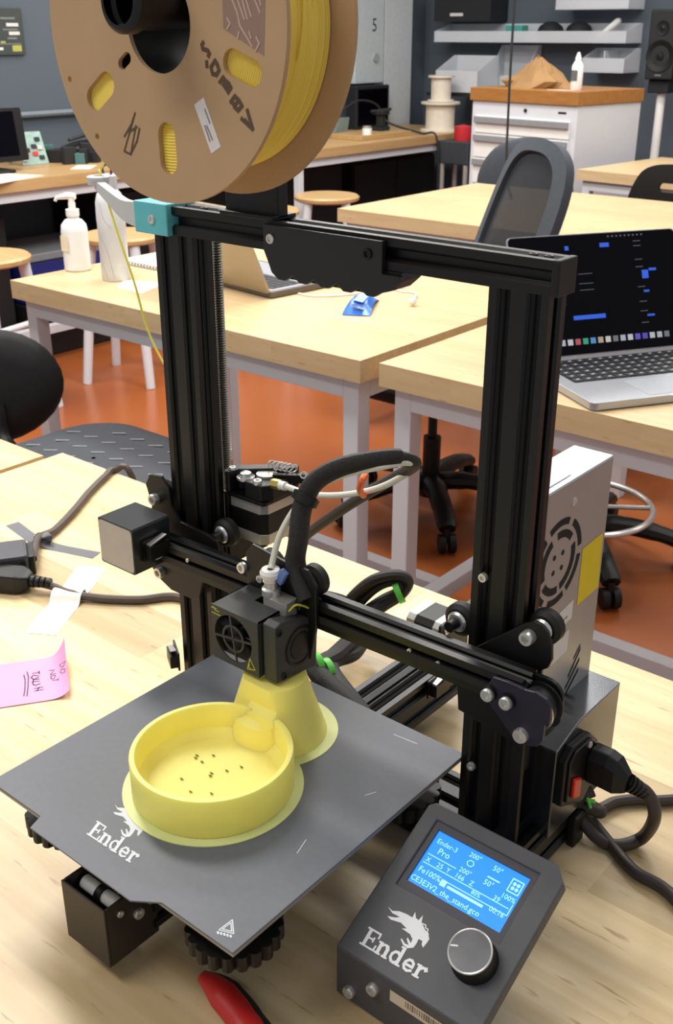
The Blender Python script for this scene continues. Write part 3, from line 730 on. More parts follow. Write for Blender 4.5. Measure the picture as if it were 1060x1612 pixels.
# ---- display
LO = Vector((135, -150, 42)); LV = Vector((0, 101, 51)).normalized(); LU = Vector((1, 0, 0)); LN = LU.cross(LV)
LF = frame(LO, LU, LV)
def onl(q, h=0):
    d = ray(q); O = LO + LN * h; t = (O - CAM).dot(LN) / d.dot(LN); p = CAM + d * t - O
    return Vector((p.dot(LU), p.dot(LV)))
lw, lh = 105, 113
outl = [(0, 0), (lw, 0), (lw, lh - 9), (lw - 9, lh), (4, lh), (0, lh - 4)]
s4 = [onl(q) for q in ((688, 1291), (850, 1374), (789, 1485), (623, 1392))]
u0 = (s4[0].x + s4[3].x) / 2; u1 = (s4[1].x + s4[2].x) / 2; v1 = (s4[0].y + s4[1].y) / 2; v0 = (s4[2].y + s4[3].y) / 2
lc = MB().prism(outl, LF, -10, 0, holes=[[(u0, v0), (u1, v0), (u1, v1), (u0, v1)]])
lc.box(135, 240, -150, -147, 2, 42)
lcd = lc.build('display_case', LCDM, P, False, 1.0)
bz = MB().prism([(u0, v0), (u1, v0), (u1, v1), (u0, v1)], LF, -3.5, -1.5, holes=[[(u0 + 4, v0 + 6), (u1 - 4, v0 + 6), (u1 - 4, v1 - 5), (u0 + 4, v1 - 5)]]).build('screen_bezel', mat('bezel_grey', (66, 62, 70), 0.5), lcd, False)
SCR = bpy.data.materials.new('lcd_blue_light'); SCR.use_nodes = True
bs = SCR.node_tree.nodes['Principled BSDF']; bs.inputs['Base Color'].default_value = rgb((20, 70, 170)); bs.inputs['Emission Color'].default_value = rgb((38, 138, 236)); bs.inputs['Emission Strength'].default_value = 1.0; bs.inputs['Roughness'].default_value = 0.25
scn = MB().prism([(u0 + 3, v0 + 5), (u1 - 3, v0 + 5), (u1 - 3, v1 - 4), (u0 + 3, v1 - 4)], LF, -5.5, -3.4).build('lcd_screen', SCR, lcd, False)
SCT = bpy.data.materials.new('lcd_pale_text'); SCT.use_nodes = True
bs = SCT.node_tree.nodes['Principled BSDF']; bs.inputs['Base Color'].default_value = rgb((120, 190, 240)); bs.inputs['Emission Color'].default_value = rgb((150, 216, 255)); bs.inputs['Emission Strength'].default_value = 1.0
sw, sh_ = u1 - u0 - 8, v1 - v0 - 11
fs = frame(LF(u0 + 4, v0 + 6, -3.3), LU, LV)
tx = MB()
def lt(t, u, v, s): tx.text(t, s * sh_, fs, 0, u * sw, v * sh_)
lt('Ender-3', 0.04, 0.80, .125); lt('Pro', 0.10, 0.64, .16); lt('200\u00b0', 0.38, 0.86, .12); lt('200\u00b0', 0.37, 0.56, .12); lt('50\u00b0', 0.64, 0.84, .13); lt('50\u00b0', 0.63, 0.57, .13)
lt('100%', 0.83, 0.52, .12); lt('X    25  Y   166   Z', 0.04, 0.44, .12); lt('Fe100%', 0.03, 0.235, .14); lt('CE3E3V2_the_stand.gco', 0.005, 0.06, .135); lt('00:16', 0.80, .235, .12); lt('80%', 0.58, .33, .10); lt('39', .78, .42, .12)
for a, b in ((((.03, .41), (.95, .41))), (((.03, .57), (.34, .57))), (((.34, .30), (.97, .30))), (((.97, .30), (.97, .5)))): tx.stroke([(a[0] * sw, a[1] * sh_), (b[0] * sw, b[1] * sh_)], 0.5, fs, 0)
tx.flat([(.36 * sw, .215 * sh_), (.74 * sw, .215 * sh_), (.74 * sw, .26 * sh_), (.36 * sw, .26 * sh_)], fs, 0)
tx.flat([(.28 * sw, .20 * sh_), (.34 * sw, .20 * sh_), (.34 * sw, .31 * sh_), (.28 * sw, .31 * sh_)], fs, 0)
tx.stroke([(.64 * sw, .71 * sh_), (.76 * sw, .71 * sh_)], 0.9, fs, 0)
hexa = [(.435 + .035 * math.cos(a * math.pi / 3), .76 + .055 * math.sin(a * math.pi / 3)) for a in range(7)]
tx.stroke([(a * sw, b * sh_) for a, b in hexa], 0.5, fs, 0)
tx.stroke([(a * sw, b * sh_) for a, b in ((.855, .66), (.965, .66), (.965, .88), (.855, .88), (.855, .66))], 0.7, fs, 0)
for a in range(4):
    cx_, cy_ = .91 + .028 * math.cos(a * math.pi / 2 + .8), .77 + .055 * math.sin(a * math.pi / 2 + .8); tx.flat([(p[0] * sw, p[1] * sh_) for p in [(cx_ + .018 * math.cos(i), cy_ + .034 * math.sin(i)) for i in range(6)]], fs, 0)
tx.build('screen_text', SCT, scn, False)
mb = MB()
def L2(q): return onl(Pc(q))
wO = L2((55, 712)); wX = (L2((350, 890)) - wO) / 3.1; wY = L2((135, 652)) - L2((85, 737))
ender(mb, LF, wO, wX, wY, 0.1, 1.2)
mb.build('logo_lettering', PRINT, lcd, False)
mb = MB().flat([tuple(L2(q)) for q in DRG], LF, 0.1)
for Lq in ([(385, 610), (400, 618), (398, 632), (412, 640), (408, 655), (414, 668)], [(372, 616), (386, 626), (384, 640), (398, 650)]): mb.stroke([tuple(L2(q)) for q in Lq], 0.7, LF, 0.1)
mb.build('dragon_emblem', PRINT, lcd, False)
kc = (L2((628, 760)) + Vector((0, 0))); kcc = onl((741, 1499), 13)
K = LF(kcc.x, kcc.y, 0)
kb = MB().lathe([(14.6, 0), (14.6, 2), (14, 3), (13.8, 13), (13.2, 14), (0, 14)], K, LN, 40).build('control_knob', PLA, lcd)
MB().lathe([(13.2, 14.0), (13.7, 13.6), (13.7, 14.6), (13.2, 14.8), (12.6, 14.6)], K, LN, 40).build('knob_ring', CHR, kb)
MB().lathe([(12.8, 14.4), (0, 14.4)], K, LN, 40).build('knob_face', mat('spun_metal_face', (84, 84, 87), 0.32, 0.85, 0.15, 60), kb)
kf = frame(K + LN * 14.6, LU, LV)
MB().stroke([(-11.8, -2.6), (-8.2, -1.0)], 1.1, kf, 0).build('knob_pointer', PRINT, kb, False)
for q in ((551, 1560), (588, 1556)): screw(lcd, aty(q, -150.5), (0, -1, 0), 4.2, 3)
pa, pb = aty((614, 1558), -150.4), aty((612, 1574), -150.4)
lab = MB().flat([(pa.x, pb.z), (pa.x + 48, pb.z), (pa.x + 48, pa.z), (pa.x, pa.z)], FXZ(-150), 0.2).build('barcode_label', mat('cream_label', (214, 200, 178), .6), lcd, False)
mb = MB()
for k in range(16): mb.stroke([(pa.x + 12 + k * 1.7, pb.z + 3), (pa.x + 12 + k * 1.7, pa.z - 1.5)], random.choice((.5, .8, 1.0)), FXZ(-150), 0.3)
mb.build('barcode_bars', mat('barcode_ink', (110, 98, 86), .6), lab, False)

# ================================================================ spool of filament
S = empty('filament_spool', SP + Vector((0, -83, -100)))
tag(S, 'brown cardboard filament spool wound with yellow filament atop the printer', 'filament spool')
def sf(y): return frame((0, y, 100), (1, 0, 0), (0, 0, 1))
def stad(ang, r0, r1, wd):
    a = math.radians(ang); ux, uy = math.cos(a), math.sin(a); hw = wd / 2; pts = []
    for i in range(9):
        t = math.radians(-90 + 22.5 * i); pts.append(((r1 - hw) + hw * math.cos(t), hw * math.sin(t)))
    for i in range(9):
        t = math.radians(90 + 22.5 * i); pts.append(((r0 + hw) + hw * math.cos(t), hw * math.sin(t)))
    return [(x * ux - y * uy, x * uy + y * ux) for x, y in pts]
def spl(q, y=-83):
    p = aty(q, y); return (p.x - SP.x, p.z - SP.z)
def small(q, r): c = spl(q); return circ(c[0], c[1], r, 12)
b_ang = math.degrees(math.atan2(*reversed(spl((264, 233)))))
def ang(q): c = spl(q); return math.degrees(math.atan2(c[1], c[0]))
def slot3(q):
    c = spl(q); r = math.hypot(*c); return stad(ang(q), r - 15, r + 15, 15)
sl = [slot3(q) for q in ((264, 234), (381, 107), (158, 144))]
sl += [[(-a, -b) for a, b in L] for L in sl]
hc_ = spl((196, 96)); hr = math.hypot(*hc_)
holes = [circ(0, 0, 27, 48)] + sl + [small((110, 125), 2), small((153, 215), 2), stad(ang((196, 96)), hr - 6.5, hr + 6.5, 7)]
MB().prism(circ(0, 0, 100, 96), sf(0), -3, 0, holes).build('front_disc', CARD, S, angle=50)
MB().prism(circ(0, 0, 100, 96), sf(59), 0, 3, [circ(0, 0, 27, 48)]).build('back_disc', CARD, S, angle=50)
MB().lathe([(27, 2.9), (27, 56.1), (29, 56.1), (29, 2.9)], (0, 0, 100), (0, 1, 0), 48, close=True).build('core', PLA, S)
prof = []
yy = 3.2
while yy < 55.6:
    rr = 84 + 0.8 * math.sin(yy * 0.21) + (0.6 if int(yy * 1.3) % 9 == 0 else 0)
    prof += [(rr - 0.35, yy), (rr, yy + 0.55), (rr - 0.35, yy + 1.3)]; yy += 1.75
ends = []
for k in range(20): ends += [(50 + k * 1.7, 3.7), (50.85 + k * 1.7, 3.1)]
prof = ends + prof + [(50, 55.9)]
wnd = MB().lathe(prof, (0, 0, 100), (0, 1, 0), 72).build('filament_winding', YEL, S)
for k in range(3):
    a0 = random.uniform(-1, 0.4)
    MB().tube([Vector((85.2 * math.cos(a0 + t * .05), 15 + 12 * k + t * 0.5, 100 + 85.2 * math.sin(a0 + t * 0.05))) for t in range(14)], 0.7, 6).build('loose_turn', YEL, wnd)
# marker writing, drawn strokes and stuck labels on the front disc
ink = MB(); fd0 = frame((0, 0, 100), (1, 0, 0), (0, 0, 1))
HW = [[(190, 415), (175, 440), (185, 480), (215, 490), (235, 500), (250, 525), (238, 552)], [(222, 605), (226, 655)], [(305, 595), (265, 660), (280, 725), (320, 735), (345, 690), (325, 630), (305, 595)],
      [(350, 810), (385, 760), (405, 790), (385, 840)], [(405, 790), (440, 820), (405, 870)], [(440, 820), (460, 860), (430, 910)],
      [(500, 945), (460, 1000), (500, 1030), (540, 985), (500, 945)], [(540, 985), (570, 1040), (530, 1085), (495, 1050), (505, 1030)], [(620, 1080), (675, 1270), (565, 1165)], [(655, 1250), (600, 1180)]]
for idx in ((0,), (1,), (2,), (3, 4, 5), (6, 7), (8, 9)):
    ink = MB()
    for i in idx: ink.stroke([spl((290 + a * 0.16038, b * 0.16038)) for a, b in HW[i]], 2.4, fd0, 0.15)
    ink.build('marker_letter', MARK, S, False)
ink = MB()
for L in ([(213, 178), (196, 238), (206, 243), (213, 205), (214, 198)], [(213, 178), (207, 196), (196, 215)], [(206, 243), (216, 222), (220, 202)], [(203, 208), (216, 200)]): ink.stroke([spl(q) for q in L], 1.3, fd0, 0.15)
ink.build('marker_drawing', MARK, S, False)
lb = MB().flat([spl(q) for q in ((306, 165), (321, 153), (348, 231), (333, 242))], fd0, 0.15).build('white_sticker', mat('sticker_white', (226, 220, 216), .6), S, False)
mb = MB()
for a, b in (((323, 172), (331, 194)), ((326, 198), (335, 220)), ((323, 198), (331, 222))): mb.stroke([spl(a), spl(b)], 1.0, fd0, 0.25)
mb.build('sticker_print', mat('sticker_ink', (140, 134, 136), .6), lb, False)
pt = MB().flat([spl(q) for q in ((350, -12), (418, -12), (416, 88), (352, 45))], fd0, 0.12).build('printed_panel', mat('printed_panel_mauve', (150, 122, 108), .75), S, False)
mb = MB()
for L in ([(363, -8), (374, 20), (378, 40), (390, 60), (397, 73)], [(372, -8), (385, 30)], [(380, -8), (390, 30)], [(386, -8), (396, 26)], [(402, 0), (410, 20)], [(408, -8), (411, 8)], [(358, 28), (363, 37), (358, 46)], [(377, 50), (375, 60)], [(404, 58), (409, 68), (403, 80)], [(393, 50), (396, 60)]):
    mb.stroke([spl(q) for q in L], 1.1, fd0, 0.2)
mb.build('panel_lines', mat('panel_line_print', (196, 168, 148), .7), pt, False)
# filament strand running from the spool through the guide to the extruder
st = [Vector((-136, -50, 560)), Vector((-150, -20, 530)), aty((163, 258), 52), tip + Vector((4, 0, 8)), aty((180, 350), 50), aty((210, 440), 46), aty((246, 550), 44), (-153, 38, 258)]
tag(MB().tube(spline(st, 8), 0.95, 8).build('filament_strand', mat('filament_strand_yellow', (232, 220, 84), 0.4), None), 'thin yellow filament strand hanging from the spool past the grey guide arm', 'filament')

# ================================================================ yellow print on the plate
R_ = empty('printed_bowl', (12, -134, 95)); tag(R_, 'yellow 3D printed dish with a cone tower standing on the grey build plate', 'printed part')
MB().lathe([(0, 0.6), (55, 0.6), (55.5, 2), (55.5, 29), (55, 30), (52, 30), (51.2, 29), (50, 12), (44, 6), (30, 4.5), (0, 4.5)], n=96).build('dish', YPR, R_)
tc = (-10, 74)
rows = []
mb = MB(); n = 64; zs = [0.6, 4, 14, 20, 24, 28, 34, 40, 48]
for z in zs:
    for i in range(n):
        a = 2 * math.pi * i / n; r = 38 - (38 - 23) * (z / 48) ** 0.95
        x_, y_ = r * math.cos(a), r * math.sin(a)
        if z > 22: y_ = max(y_, -r * 0.82 + (2.5 if z < 36 else 0))
        if 22 < z < 30 and -0.2 < x_ / r < 0.75 and y_ < 0: y_ -= 3.5
        mb.v.append((tc[0] + x_, tc[1] + y_, z))
for j in range(len(zs) - 1):
    mb.f += [(j * n + i, j * n + (i + 1) % n, (j + 1) * n + (i + 1) % n, (j + 1) * n + i) for i in range(n)]
mb.f.append(tuple((len(zs) - 1) * n + i for i in range(n)))
mb.build('cone_tower', YPR, R_, angle=25)
MB().prism(circ(0, 0, 62, 72), FXY, 0.02, 0.6).build('brim', BRIM, R_, False)
MB().prism(circ(tc[0], tc[1], 46, 64), FXY, 0.02, 0.5).build('brim', BRIM, R_, False)
DBR = mat('dark_debris', (120, 116, 60), .7)
for q in ((310, 1190), (318, 1200), (336, 1190), (333, 1218), (357, 1214), (286, 1227), (331, 1222), (380, 1208), (300, 1247), (333, 1250), (308, 1194)):
    p = atz(q, 100) - Vector((12, -134, 95))
    MB().tube([p + Vector((-1.6, .3, .2)), p + Vector((0, 0, .5)), p + Vector((1.5, .5, .2))], [.3, .7, .25], 6).build('debris_fleck', DBR, R_)

# ================================================================ things on the near bench
def shift(mb, loc):
    l = Vector(loc); mb.v = [(a - l.x, b - l.y, c - l.z) for a, b, c in mb.v]; return mb
def bw(mb, name, m, e, smooth=True, bevel=0, angle=35):
    """build a world-space mesh under the unrotated thing e"""
    return shift(mb, e.location / MM).build(name, m, e, smooth, bevel, angle=angle)
def single(mb, name, m, loc, label, cat, smooth=True, bevel=0, group=None):
    o = shift(mb, loc).build(name, m, None, smooth, bevel, loc=loc); return tag(o, label, cat, group)
# pink note, curled up along its right edge
nA, nB = Vector((-268, -48)), Vector((-331, -5)); nd = Vector((-43, -63)).normalized() * 78
def nz(s, t): return 0.5 + (7 + 13 * t * t) * max(0, (s - .7) / .3) ** 2
def npt(s, t, h=0):
    p = nA + nd * (1 - s) + (nB - nA) * t; return Vector((p.x - 3 * max(0, (s - .7) / .3) ** 2, p.y - 3 * max(0, (s - .7) / .3) ** 2, nz(s, t) + h))
mb = MB(); n = 16
for th_ in (0, 0.3):
    for i in range(n + 1):
        for j in range(n + 1): mb.v.append(tuple(npt(i / n, j / n, th_)))
q = n + 1
for i in range(n):
    for j in range(n):
        a = i * q + j; mb.f.append((a, a + 1, a + q + 1, a + q)); b_ = a + q * q; mb.f.append((b_, b_ + q, b_ + q + 1, b_ + 1))
note_loc = (-320, -55, 0)
note = single(mb, 'sticky_note', PINK, note_loc, 'pink sticky note reading DO NOT TOUCH lying on the near bench', 'sticky note')
M2 = Matrix(((-nd.x, nB.x - nA.x), (-nd.y, nB.y - nA.y))).inverted()
def non(q):
    z = 0.5
    for _ in range(8):
        p = atz(q, z); st_ = M2 @ (Vector((p.x, p.y)) - nA - nd); s_, t_ = st_
        z = nz(max(0, min(1, s_)), max(0, min(1, t_)))
    return Vector((max(0, min(1, s_)), max(0, min(1, t_))))
mb = MB()
NW = [[(825, 305), (735, 350), (740, 370), (785, 380), (825, 320)], [(820, 400), (760, 405), (740, 440), (770, 455), (815, 435), (825, 405)],
      [(585, 425), (655, 415), (600, 475), (670, 460)], [(660, 480), (610, 490), (610, 525), (650, 520), (670, 485)], [(715, 510), (705, 545)], [(712, 528), (630, 540)],
      [(465, 430), (470, 465)], [(468, 448), (385, 460)], [(465, 490), (400, 480), (370, 510), (400, 530), (460, 505)], [(470, 525), (400, 535), (395, 560), (470, 550)], [(480, 580), (430, 600), (400, 595), (385, 560)], [(510, 620), (410, 640)], [(515, 650), (415, 670)], [(470, 625), (440, 665)],
      [(322, 440), (340, 500), (335, 620), (322, 730)], [(285, 475), (300, 540), (298, 640), (285, 730)]]
for L in NW:
    L2_ = [non((a * 0.13208, 1000 + b * 0.13208)) for a, b in L]
    for a, b in zip(L2_[:-1], L2_[1:]):
        for k in range(3):
            s0, s1 = a.lerp(b, k / 3), a.lerp(b, (k + 1) / 3)
            p0, p1 = npt(s0.x, s0.y, .5), npt(s1.x, s1.y, .5)
            d = (p1 - p0)
            if d.length < .01: continue
            d = d.normalized(); sd = Vector((-d.y, d.x, 0)).normalized() * .55
            mb.add([p0 - sd - d * .3, p1 - sd + d * .3, p1 + sd + d * .3, p0 + sd - d * .3], [(0, 1, 2, 3)])
shift(mb, note_loc).build('handwriting', INK, note, False)
# power strip, its cable, the extension plug
ax = Vector((0.537, 0.844, 0)); ay = Vector((-0.844, 0.537, 0)); Mx = Matrix((ax, ay, Vector((0, 0, 1)))).transposed()
ps_e = empty('power_strip', (-590, -30, 0)); tag(ps_e, 'end of a dark power strip lying at the left edge of the near bench', 'power strip')
end = Vector((-518, 80, 0))
bw(MB().obox(end - ax * 130 + Vector((0, 0, 15)), 260, 48, 30, Mx), 'strip_body', mat('power_strip_grey', (58, 58, 66), .5), ps_e, False, 4)
bw(MB().obox(end + ax * 3 + Vector((0, 0, 14)), 8, 40, 24, Mx), 'end_cap', PLA, ps_e, False, 2)
bw(MB().obox(end - ax * 6 - ay * 24.4 + Vector((0, 0, 16)), 5, 1, 14, Mx), 'side_slot', RUB, ps_e, False)
bw(MB().tube(spline([end + ax * 5 + Vector((0, 0, 13)), atz((60, 848), 10), atz((85, 835), 6), atz((115, 805), 6), atz((140, 775), 6), atz((165, 750), 6), atz((180, 740), 4), (-655, 352, -20), (-640, 380, -300), (-630, 420, -790)], 8), 4.6, 10), 'strip_cable', CORD2, ps_e)
p = end - ax * 75 + Vector((0, 0, 30.4))
mb = MB().obox(p + ay * 2, 76, 44, .5, Mx); mb2 = mb
single(mb, 'sticky_note', mat('pink_paper_second', (232, 160, 206), .75), p, 'pink sticky note stuck on top of the dark power strip', 'sticky note', False)
pg = empty('extension_plug', (-490, 30, 0)); tag(pg, 'black plug with ribbed strain relief and cable taped to the near bench', 'power plug')
pd = (atz((90, 928), 8) - atz((0, 912), 14)); pd.z = 0; pd.normalize(); pn = Vector((-pd.y, pd.x, 0))
c0 = atz((20, 912), 12); Mp = Matrix((pd, pn, Vector((0, 0, 1)))).transposed()
mb = MB()
hw = [(-45, 15, 11), (8, 15, 11), (16, 12, 9), (22, 7, 7)]
for t, a, b in hw: mb.v += [tuple(c0 + pd * t + pn * sx * a + Vector((0, 0, sz * b))) for sx, sz in ((-1, -1), (1, -1), (1, 1), (-1, 1))]
mb.f = [(i * 4 + j, i * 4 + (j + 1) % 4, i * 4 + 4 + (j + 1) % 4, i * 4 + 4 + j) for i in range(3) for j in range(4)] + [(3, 2, 1, 0), (12, 13, 14, 15)]
bw(mb, 'plug_body', PLA, pg, False, 2)
for k in range(4): bw(MB().cyl(c0 + pd * (23 + k * 6), c0 + pd * (27 + k * 6), 7 - k * .5, n=14), 'strain_relief_ring', PLA, pg)
bw(MB().tube(spline([c0 + pd * 22, c0 + pd * 46 + Vector((0, 0, -4)), atz((110, 934), 7), atz((160, 942), 5), atz((220, 944), 5), atz((280, 940), 5), (-270, 140, 5), (-210, 120, 5), (-150, 140, 5)], 8), 4.6, 10), 'plug_cable', CORD2, pg)
# tapes
def tape(path, wd, name, m, label):
    sp_ = spline(path, 8); mb = MB(); k = len(sp_)
    for i, pnt in enumerate(sp_):
        d = sp_[min(i + 1, k - 1)] - sp_[max(i - 1, 0)]; d.z = 0; d.normalize(); s_ = Vector((-d.y, d.x, 0)) * wd / 2
        mb.v += [tuple(pnt + s_), tuple(pnt - s_), tuple(pnt - s_ - Vector((0, 0, .3))), tuple(pnt + s_ - Vector((0, 0, .3)))]
        if i: mb.f += [((i - 1) * 4 + j, i * 4 + j, i * 4 + (j + 1) % 4, (i - 1) * 4 + (j + 1) % 4) for j in range(4)]
    mb.f += [(0, 1, 2, 3), tuple((k - 1) * 4 + j for j in (3, 2, 1, 0))]
    return single(mb, name, m, (sp_[k // 2].x, sp_[k // 2].y, 0), label, 'tape')
ta, tb_ = atz((64, 998), .5), atz((145, 892), .5); tcx = atz((108, 936), 5)
dv = (tb_ - ta).normalized()
tape([ta, ta.lerp(tb_, .3), tcx - dv * 16 + Vector((0, 0, -4)), tcx - dv * 7 + Vector((0, 0, 4)), tcx + Vector((0, 0, 6)), tcx + dv * 7 + Vector((0, 0, 4)), tcx + dv * 16 + Vector((0, 0, -4)), tb_ - dv * 15, tb_], 34, 'masking_tape', TAPE, 'strip of white masking tape holding the plug cable to the bench')
ta, tb_ = atz((40, 832), .5), atz((152, 874), .5); tcx = atz((66, 846), 8)
dv = (tb_ - ta).normalized()
tape([ta - dv * 25, tcx - dv * 14 + Vector((0, 0, -7)), tcx - dv * 5 + Vector((0, 0, 3)), tcx + dv * 6 + Vector((0, 0, 3)), tcx + dv * 15 + Vector((0, 0, -7)), tb_], 17, 'dark_tape', TAPED, 'strip of dark grey tape over the power strip cable')
# pliers, only one red grip in view
pr = empty('pliers', (120, -210, 0)); tag(pr, 'pliers with red curved grip lying in front of the printer', 'pliers')
hp = [atz((318, 1537), 9), atz((336, 1550), 9), atz((358, 1574), 9), atz((382, 1606), 9), atz((400, 1650), 9), (150, -262, 9)]
sp_ = spline(hp, 8); k = len(sp_)
bw(MB().tube(sp_, [4.2 + 6 * min(1, i / 14) for i in range(k)], 14, flat=.75), 'grip', REDG, pr)
off = [p + Vector((3.5, 3.0, -1.5)) * min(1, i / 10) for i, p in enumerate(sp_)]
bw(MB().tube(off, [4.5 + 5.2 * min(1, i / 12) for i in range(k)], 14, flat=.7), 'grip_inlay', RUB, pr)
bw(MB().tube(spline([(150, -262, 9), (168, -300, 9), (178, -330, 9)], 6), [9, 9, 9, 9, 9, 9, 10, 10, 10, 10, 10, 10, 11], 12, flat=.6), 'jaw_arm', CHR, pr)
bw(MB().tube(spline([(232, -232, 9), (205, -262, 9), (185, -305, 9), (178, -330, 9)], 6), 9.5, 12, flat=.7), 'grip', REDG, pr)
bw(MB().cyl((178, -330, 1), (178, -330, 17), 13, n=20), 'pivot', CHR, pr)
bw(MB().tube([(178, -330, 9), (186, -365, 9), (190, -388, 9)], [10, 7, 3], 10, flat=.6), 'jaw', CHR, pr)
# printer power cord
pc = empty('mains_lead', (225, 90, 0)); tag(pc, 'black looped mains lead with moulded plug in the printer power inlet', 'cable')
mb = MB(); pcx = Vector((196, 0, 0))
ring_ = [(59, 72), (79, 72), (79, 92), (74, 99), (64, 99), (59, 92)]
st_ = [(194, 1.0, 0), (208, 1.0, 0), (215, .95, -1.5), (221, .66, -4), (224, .5, -5)]
for X_, s_, dz in st_: mb.v += [(X_, 69 + (a - 69) * s_ , 85 + (b - 85) * s_ + dz) for a, b in ring_]
m_ = len(ring_)
mb.f = [(i * m_ + j, i * m_ + (j + 1) % m_, (i + 1) * m_ + (j + 1) % m_, (i + 1) * m_ + j) for i in range(4) for j in range(m_)] + [tuple(range(m_ - 1, -1, -1)), tuple(4 * m_ + j for j in range(m_))]
bw(mb, 'plug_body', PLA, pc, False, 1.5)
r0 = Vector((223, 69, 80)); r1 = aty((1020, 1250), 78)
dr_ = (r1 - r0).normalized(); ln_ = (r1 - r0).length
for k in range(5):
    a = r0 + dr_ * (ln_ * k / 5); bw(MB().cyl(a, a + dr_ * (ln_ / 5 - 1.8), 7 - k * .45, n=14), 'strain_relief_ring', PLA, pc)
loop = [r0, r1, aty((1031, 1285), 82), atz((1012, 1318), 10), atz((975, 1331), 5), atz((945, 1322), 6), atz((922, 1298), 14), atz((908, 1268), 26), (196, 92, 24), (178, 104, 16)]
bw(MB().tube(spline(loop, 10), 4.9, 12), 'cord', CORD, pc)
bw(MB().tube(spline([(188, 92, 40), atz((908, 1258), 34), atz((930, 1290), 14), atz((962, 1330), 5), atz((1000, 1372), 4.5), atz((1060, 1412), 4.5), (330, 20, 4.5), (420, -60, 4.5)], 8), 4.6, 12), 'cord', CORD, pc)
single(MB().tube(spline([(150, 130, 6), atz((935, 1272), 5), atz((970, 1262), 5), atz((1010, 1258), 5), atz((1060, 1259), 5), (300, 250, 5), (420, 300, 5)], 8), 4.4, 10), 'loose_cable', CORD, (200, 140, 0), 'thin dark cable on the bench running right behind the looped power cord', 'cable')

# ================================================================ things on the middle benches
b0 = Vector((-1852, 1180, 0)); e = empty('pump_bottle', b0); tag(e, 'white translucent pump bottle of hand sanitizer on the bench behind', 'pump bottle')
MB().lathe([(0, 0), (31, 0), (34, 4), (34, 100), (32, 116), (22, 128), (15, 131), (15, 138), (0, 138)], n=32).build('bottle_body', mat('frosted_plastic', (226, 228, 228), .35, 0, .02, 20), e)
MB().lathe([(0, 138), (17, 138), (17, 154), (9, 156), (9, 170), (0, 170)], n=24).build('pump_collar', WHP, e)
mb = MB().cyl((0, 0, 168), (0, 0, 182), 8, n=16); mb.tube([(10, 6, 186), (-8, -6, 187), (-30, -22, 182), (-34, -25, 174)], [8, 9, 5, 4], 10); mb.build('pump_head', WHP, e)
MB().prism(rrect(-15, 15, 52, 92, 3), frame((0, -34.3, 0), (1, 0, 0), (0, 0, 1)), 0, .3).build('label_patch', mat('faded_cream_label', (232, 222, 196), .5), e, False)
b0 = Vector((-1684, 1168, 0)); e = empty('water_bottle', b0); tag(e, 'tall white marble-patterned metal water bottle beside the pump bottle', 'water bottle')
MARB = mat('marble_print', (206, 208, 211), .35, 0, .16, 12)
MB().lathe([(0, 0), (33, 0), (35, 4), (35, 188), (30, 208), (20, 220), (20, 224)], n=32).build('bottle_body', MARB, e)
MB().lathe([(20, 222), (22, 222), (22, 250), (19, 254), (0, 254)], n=24).build('cap', mat('cap_grey', (176, 178, 184), .4), e)
MB().tube(spline([(14, 0, 254), (16, 0, 268), (0, 0, 276), (-16, 0, 268), (-14, 0, 254)], 6), 3, 8).build('cap_loop', mat('loop_dark', (52, 48, 66), .5), e)
mb = MB()
for pts_ in ([(-.9, 180), (-.3, 120), (.4, 80), (.8, 10)], [(-.5, 70), (.1, 30), (.3, 5)], [(.1, 190), (.4, 150), (.9, 130)]):
    mb.tube([Vector((35.1 * math.sin(a), -35.1 * math.cos(a), z)) for a, z in spline([Vector((a, z, 0)) for a, z in pts_], 6) and [(p.x, p.y) for p in spline([Vector((a, z, 0)) for a, z in pts_], 6)]], .5, 5)
mb.build('marble_vein', mat('vein_grey', (150, 152, 158), .4), e)
e = empty('spiral_notebook', (-1730, 1390, 0)); tag(e, 'open white spiral notebook lying behind the marble water bottle', 'notebook')
MB().box(-105, 105, -85, 85, 0, 10).build('pages', mat('paper_white', (240, 240, 242), .7), e, False, 1)
for k in range(17): MB().lathe([(5, -.8), (6.4, -.8), (6.4, .8), (5, .8)], (-96 + k * 12, -86, 6), (1, .15, 0), 10, close=True).build('spiral_ring', RUB, e)
pp = [atz(q, 0) for q in ((184, 452), (196, 441), (262, 446), (222, 462))]
c_ = sum(pp, Vector()) / 4
single(MB().prism([(p.x, p.y) for p in pp], FXY, .05, .6), 'paper_slip', mat('paper_cream', (250, 246, 226), .7), (c_.x, c_.y, 0), 'small white paper slip lying in front of the water bottle', 'paper', False)
e = empty('laptop', (-1380, 1390, 0), -0.12); tag(e, 'open champagne laptop seen from behind on the bench with the blue packet', 'laptop')
MB().prism(rrect(-160, 160, -115, 115, 10), FXY, 2, 15).build('laptop_base', mat('laptop_dark_edge', (104, 98, 90), .35, .5), e, False, 2)
MB().prism(rrect(-150, 150, -105, 105, 6), FXY, 15, 15.4).build('palm_rest', SIL2, e, False)
mb = MB()
for r in range(5):
    for k in range(13): mb.box(-135 + k * 20.8, -117 + k * 20.8, -88 + r * 19, -72 + r * 19, 15.4, 17)
kk = mb.build('keyboard', KEYS, e, False); kk['kind'] = 'stuff'
lf = frame((0, -113, 14), (1, 0, 0), Vector((0, -0.40, 0.92)))
ld = MB().prism(rrect(-158, 158, 0, 218, 9), lf, 0, 6).build('lid', SIL3, e, False, 1.5)
MB().prism(rrect(-150, 150, 8, 210, 3), lf, -0.6, 0).build('screen', SCRB, ld, False)
pk = [atz(q, 0) for q in ((540, 500), (578, 502), (600, 468), (556, 470))]
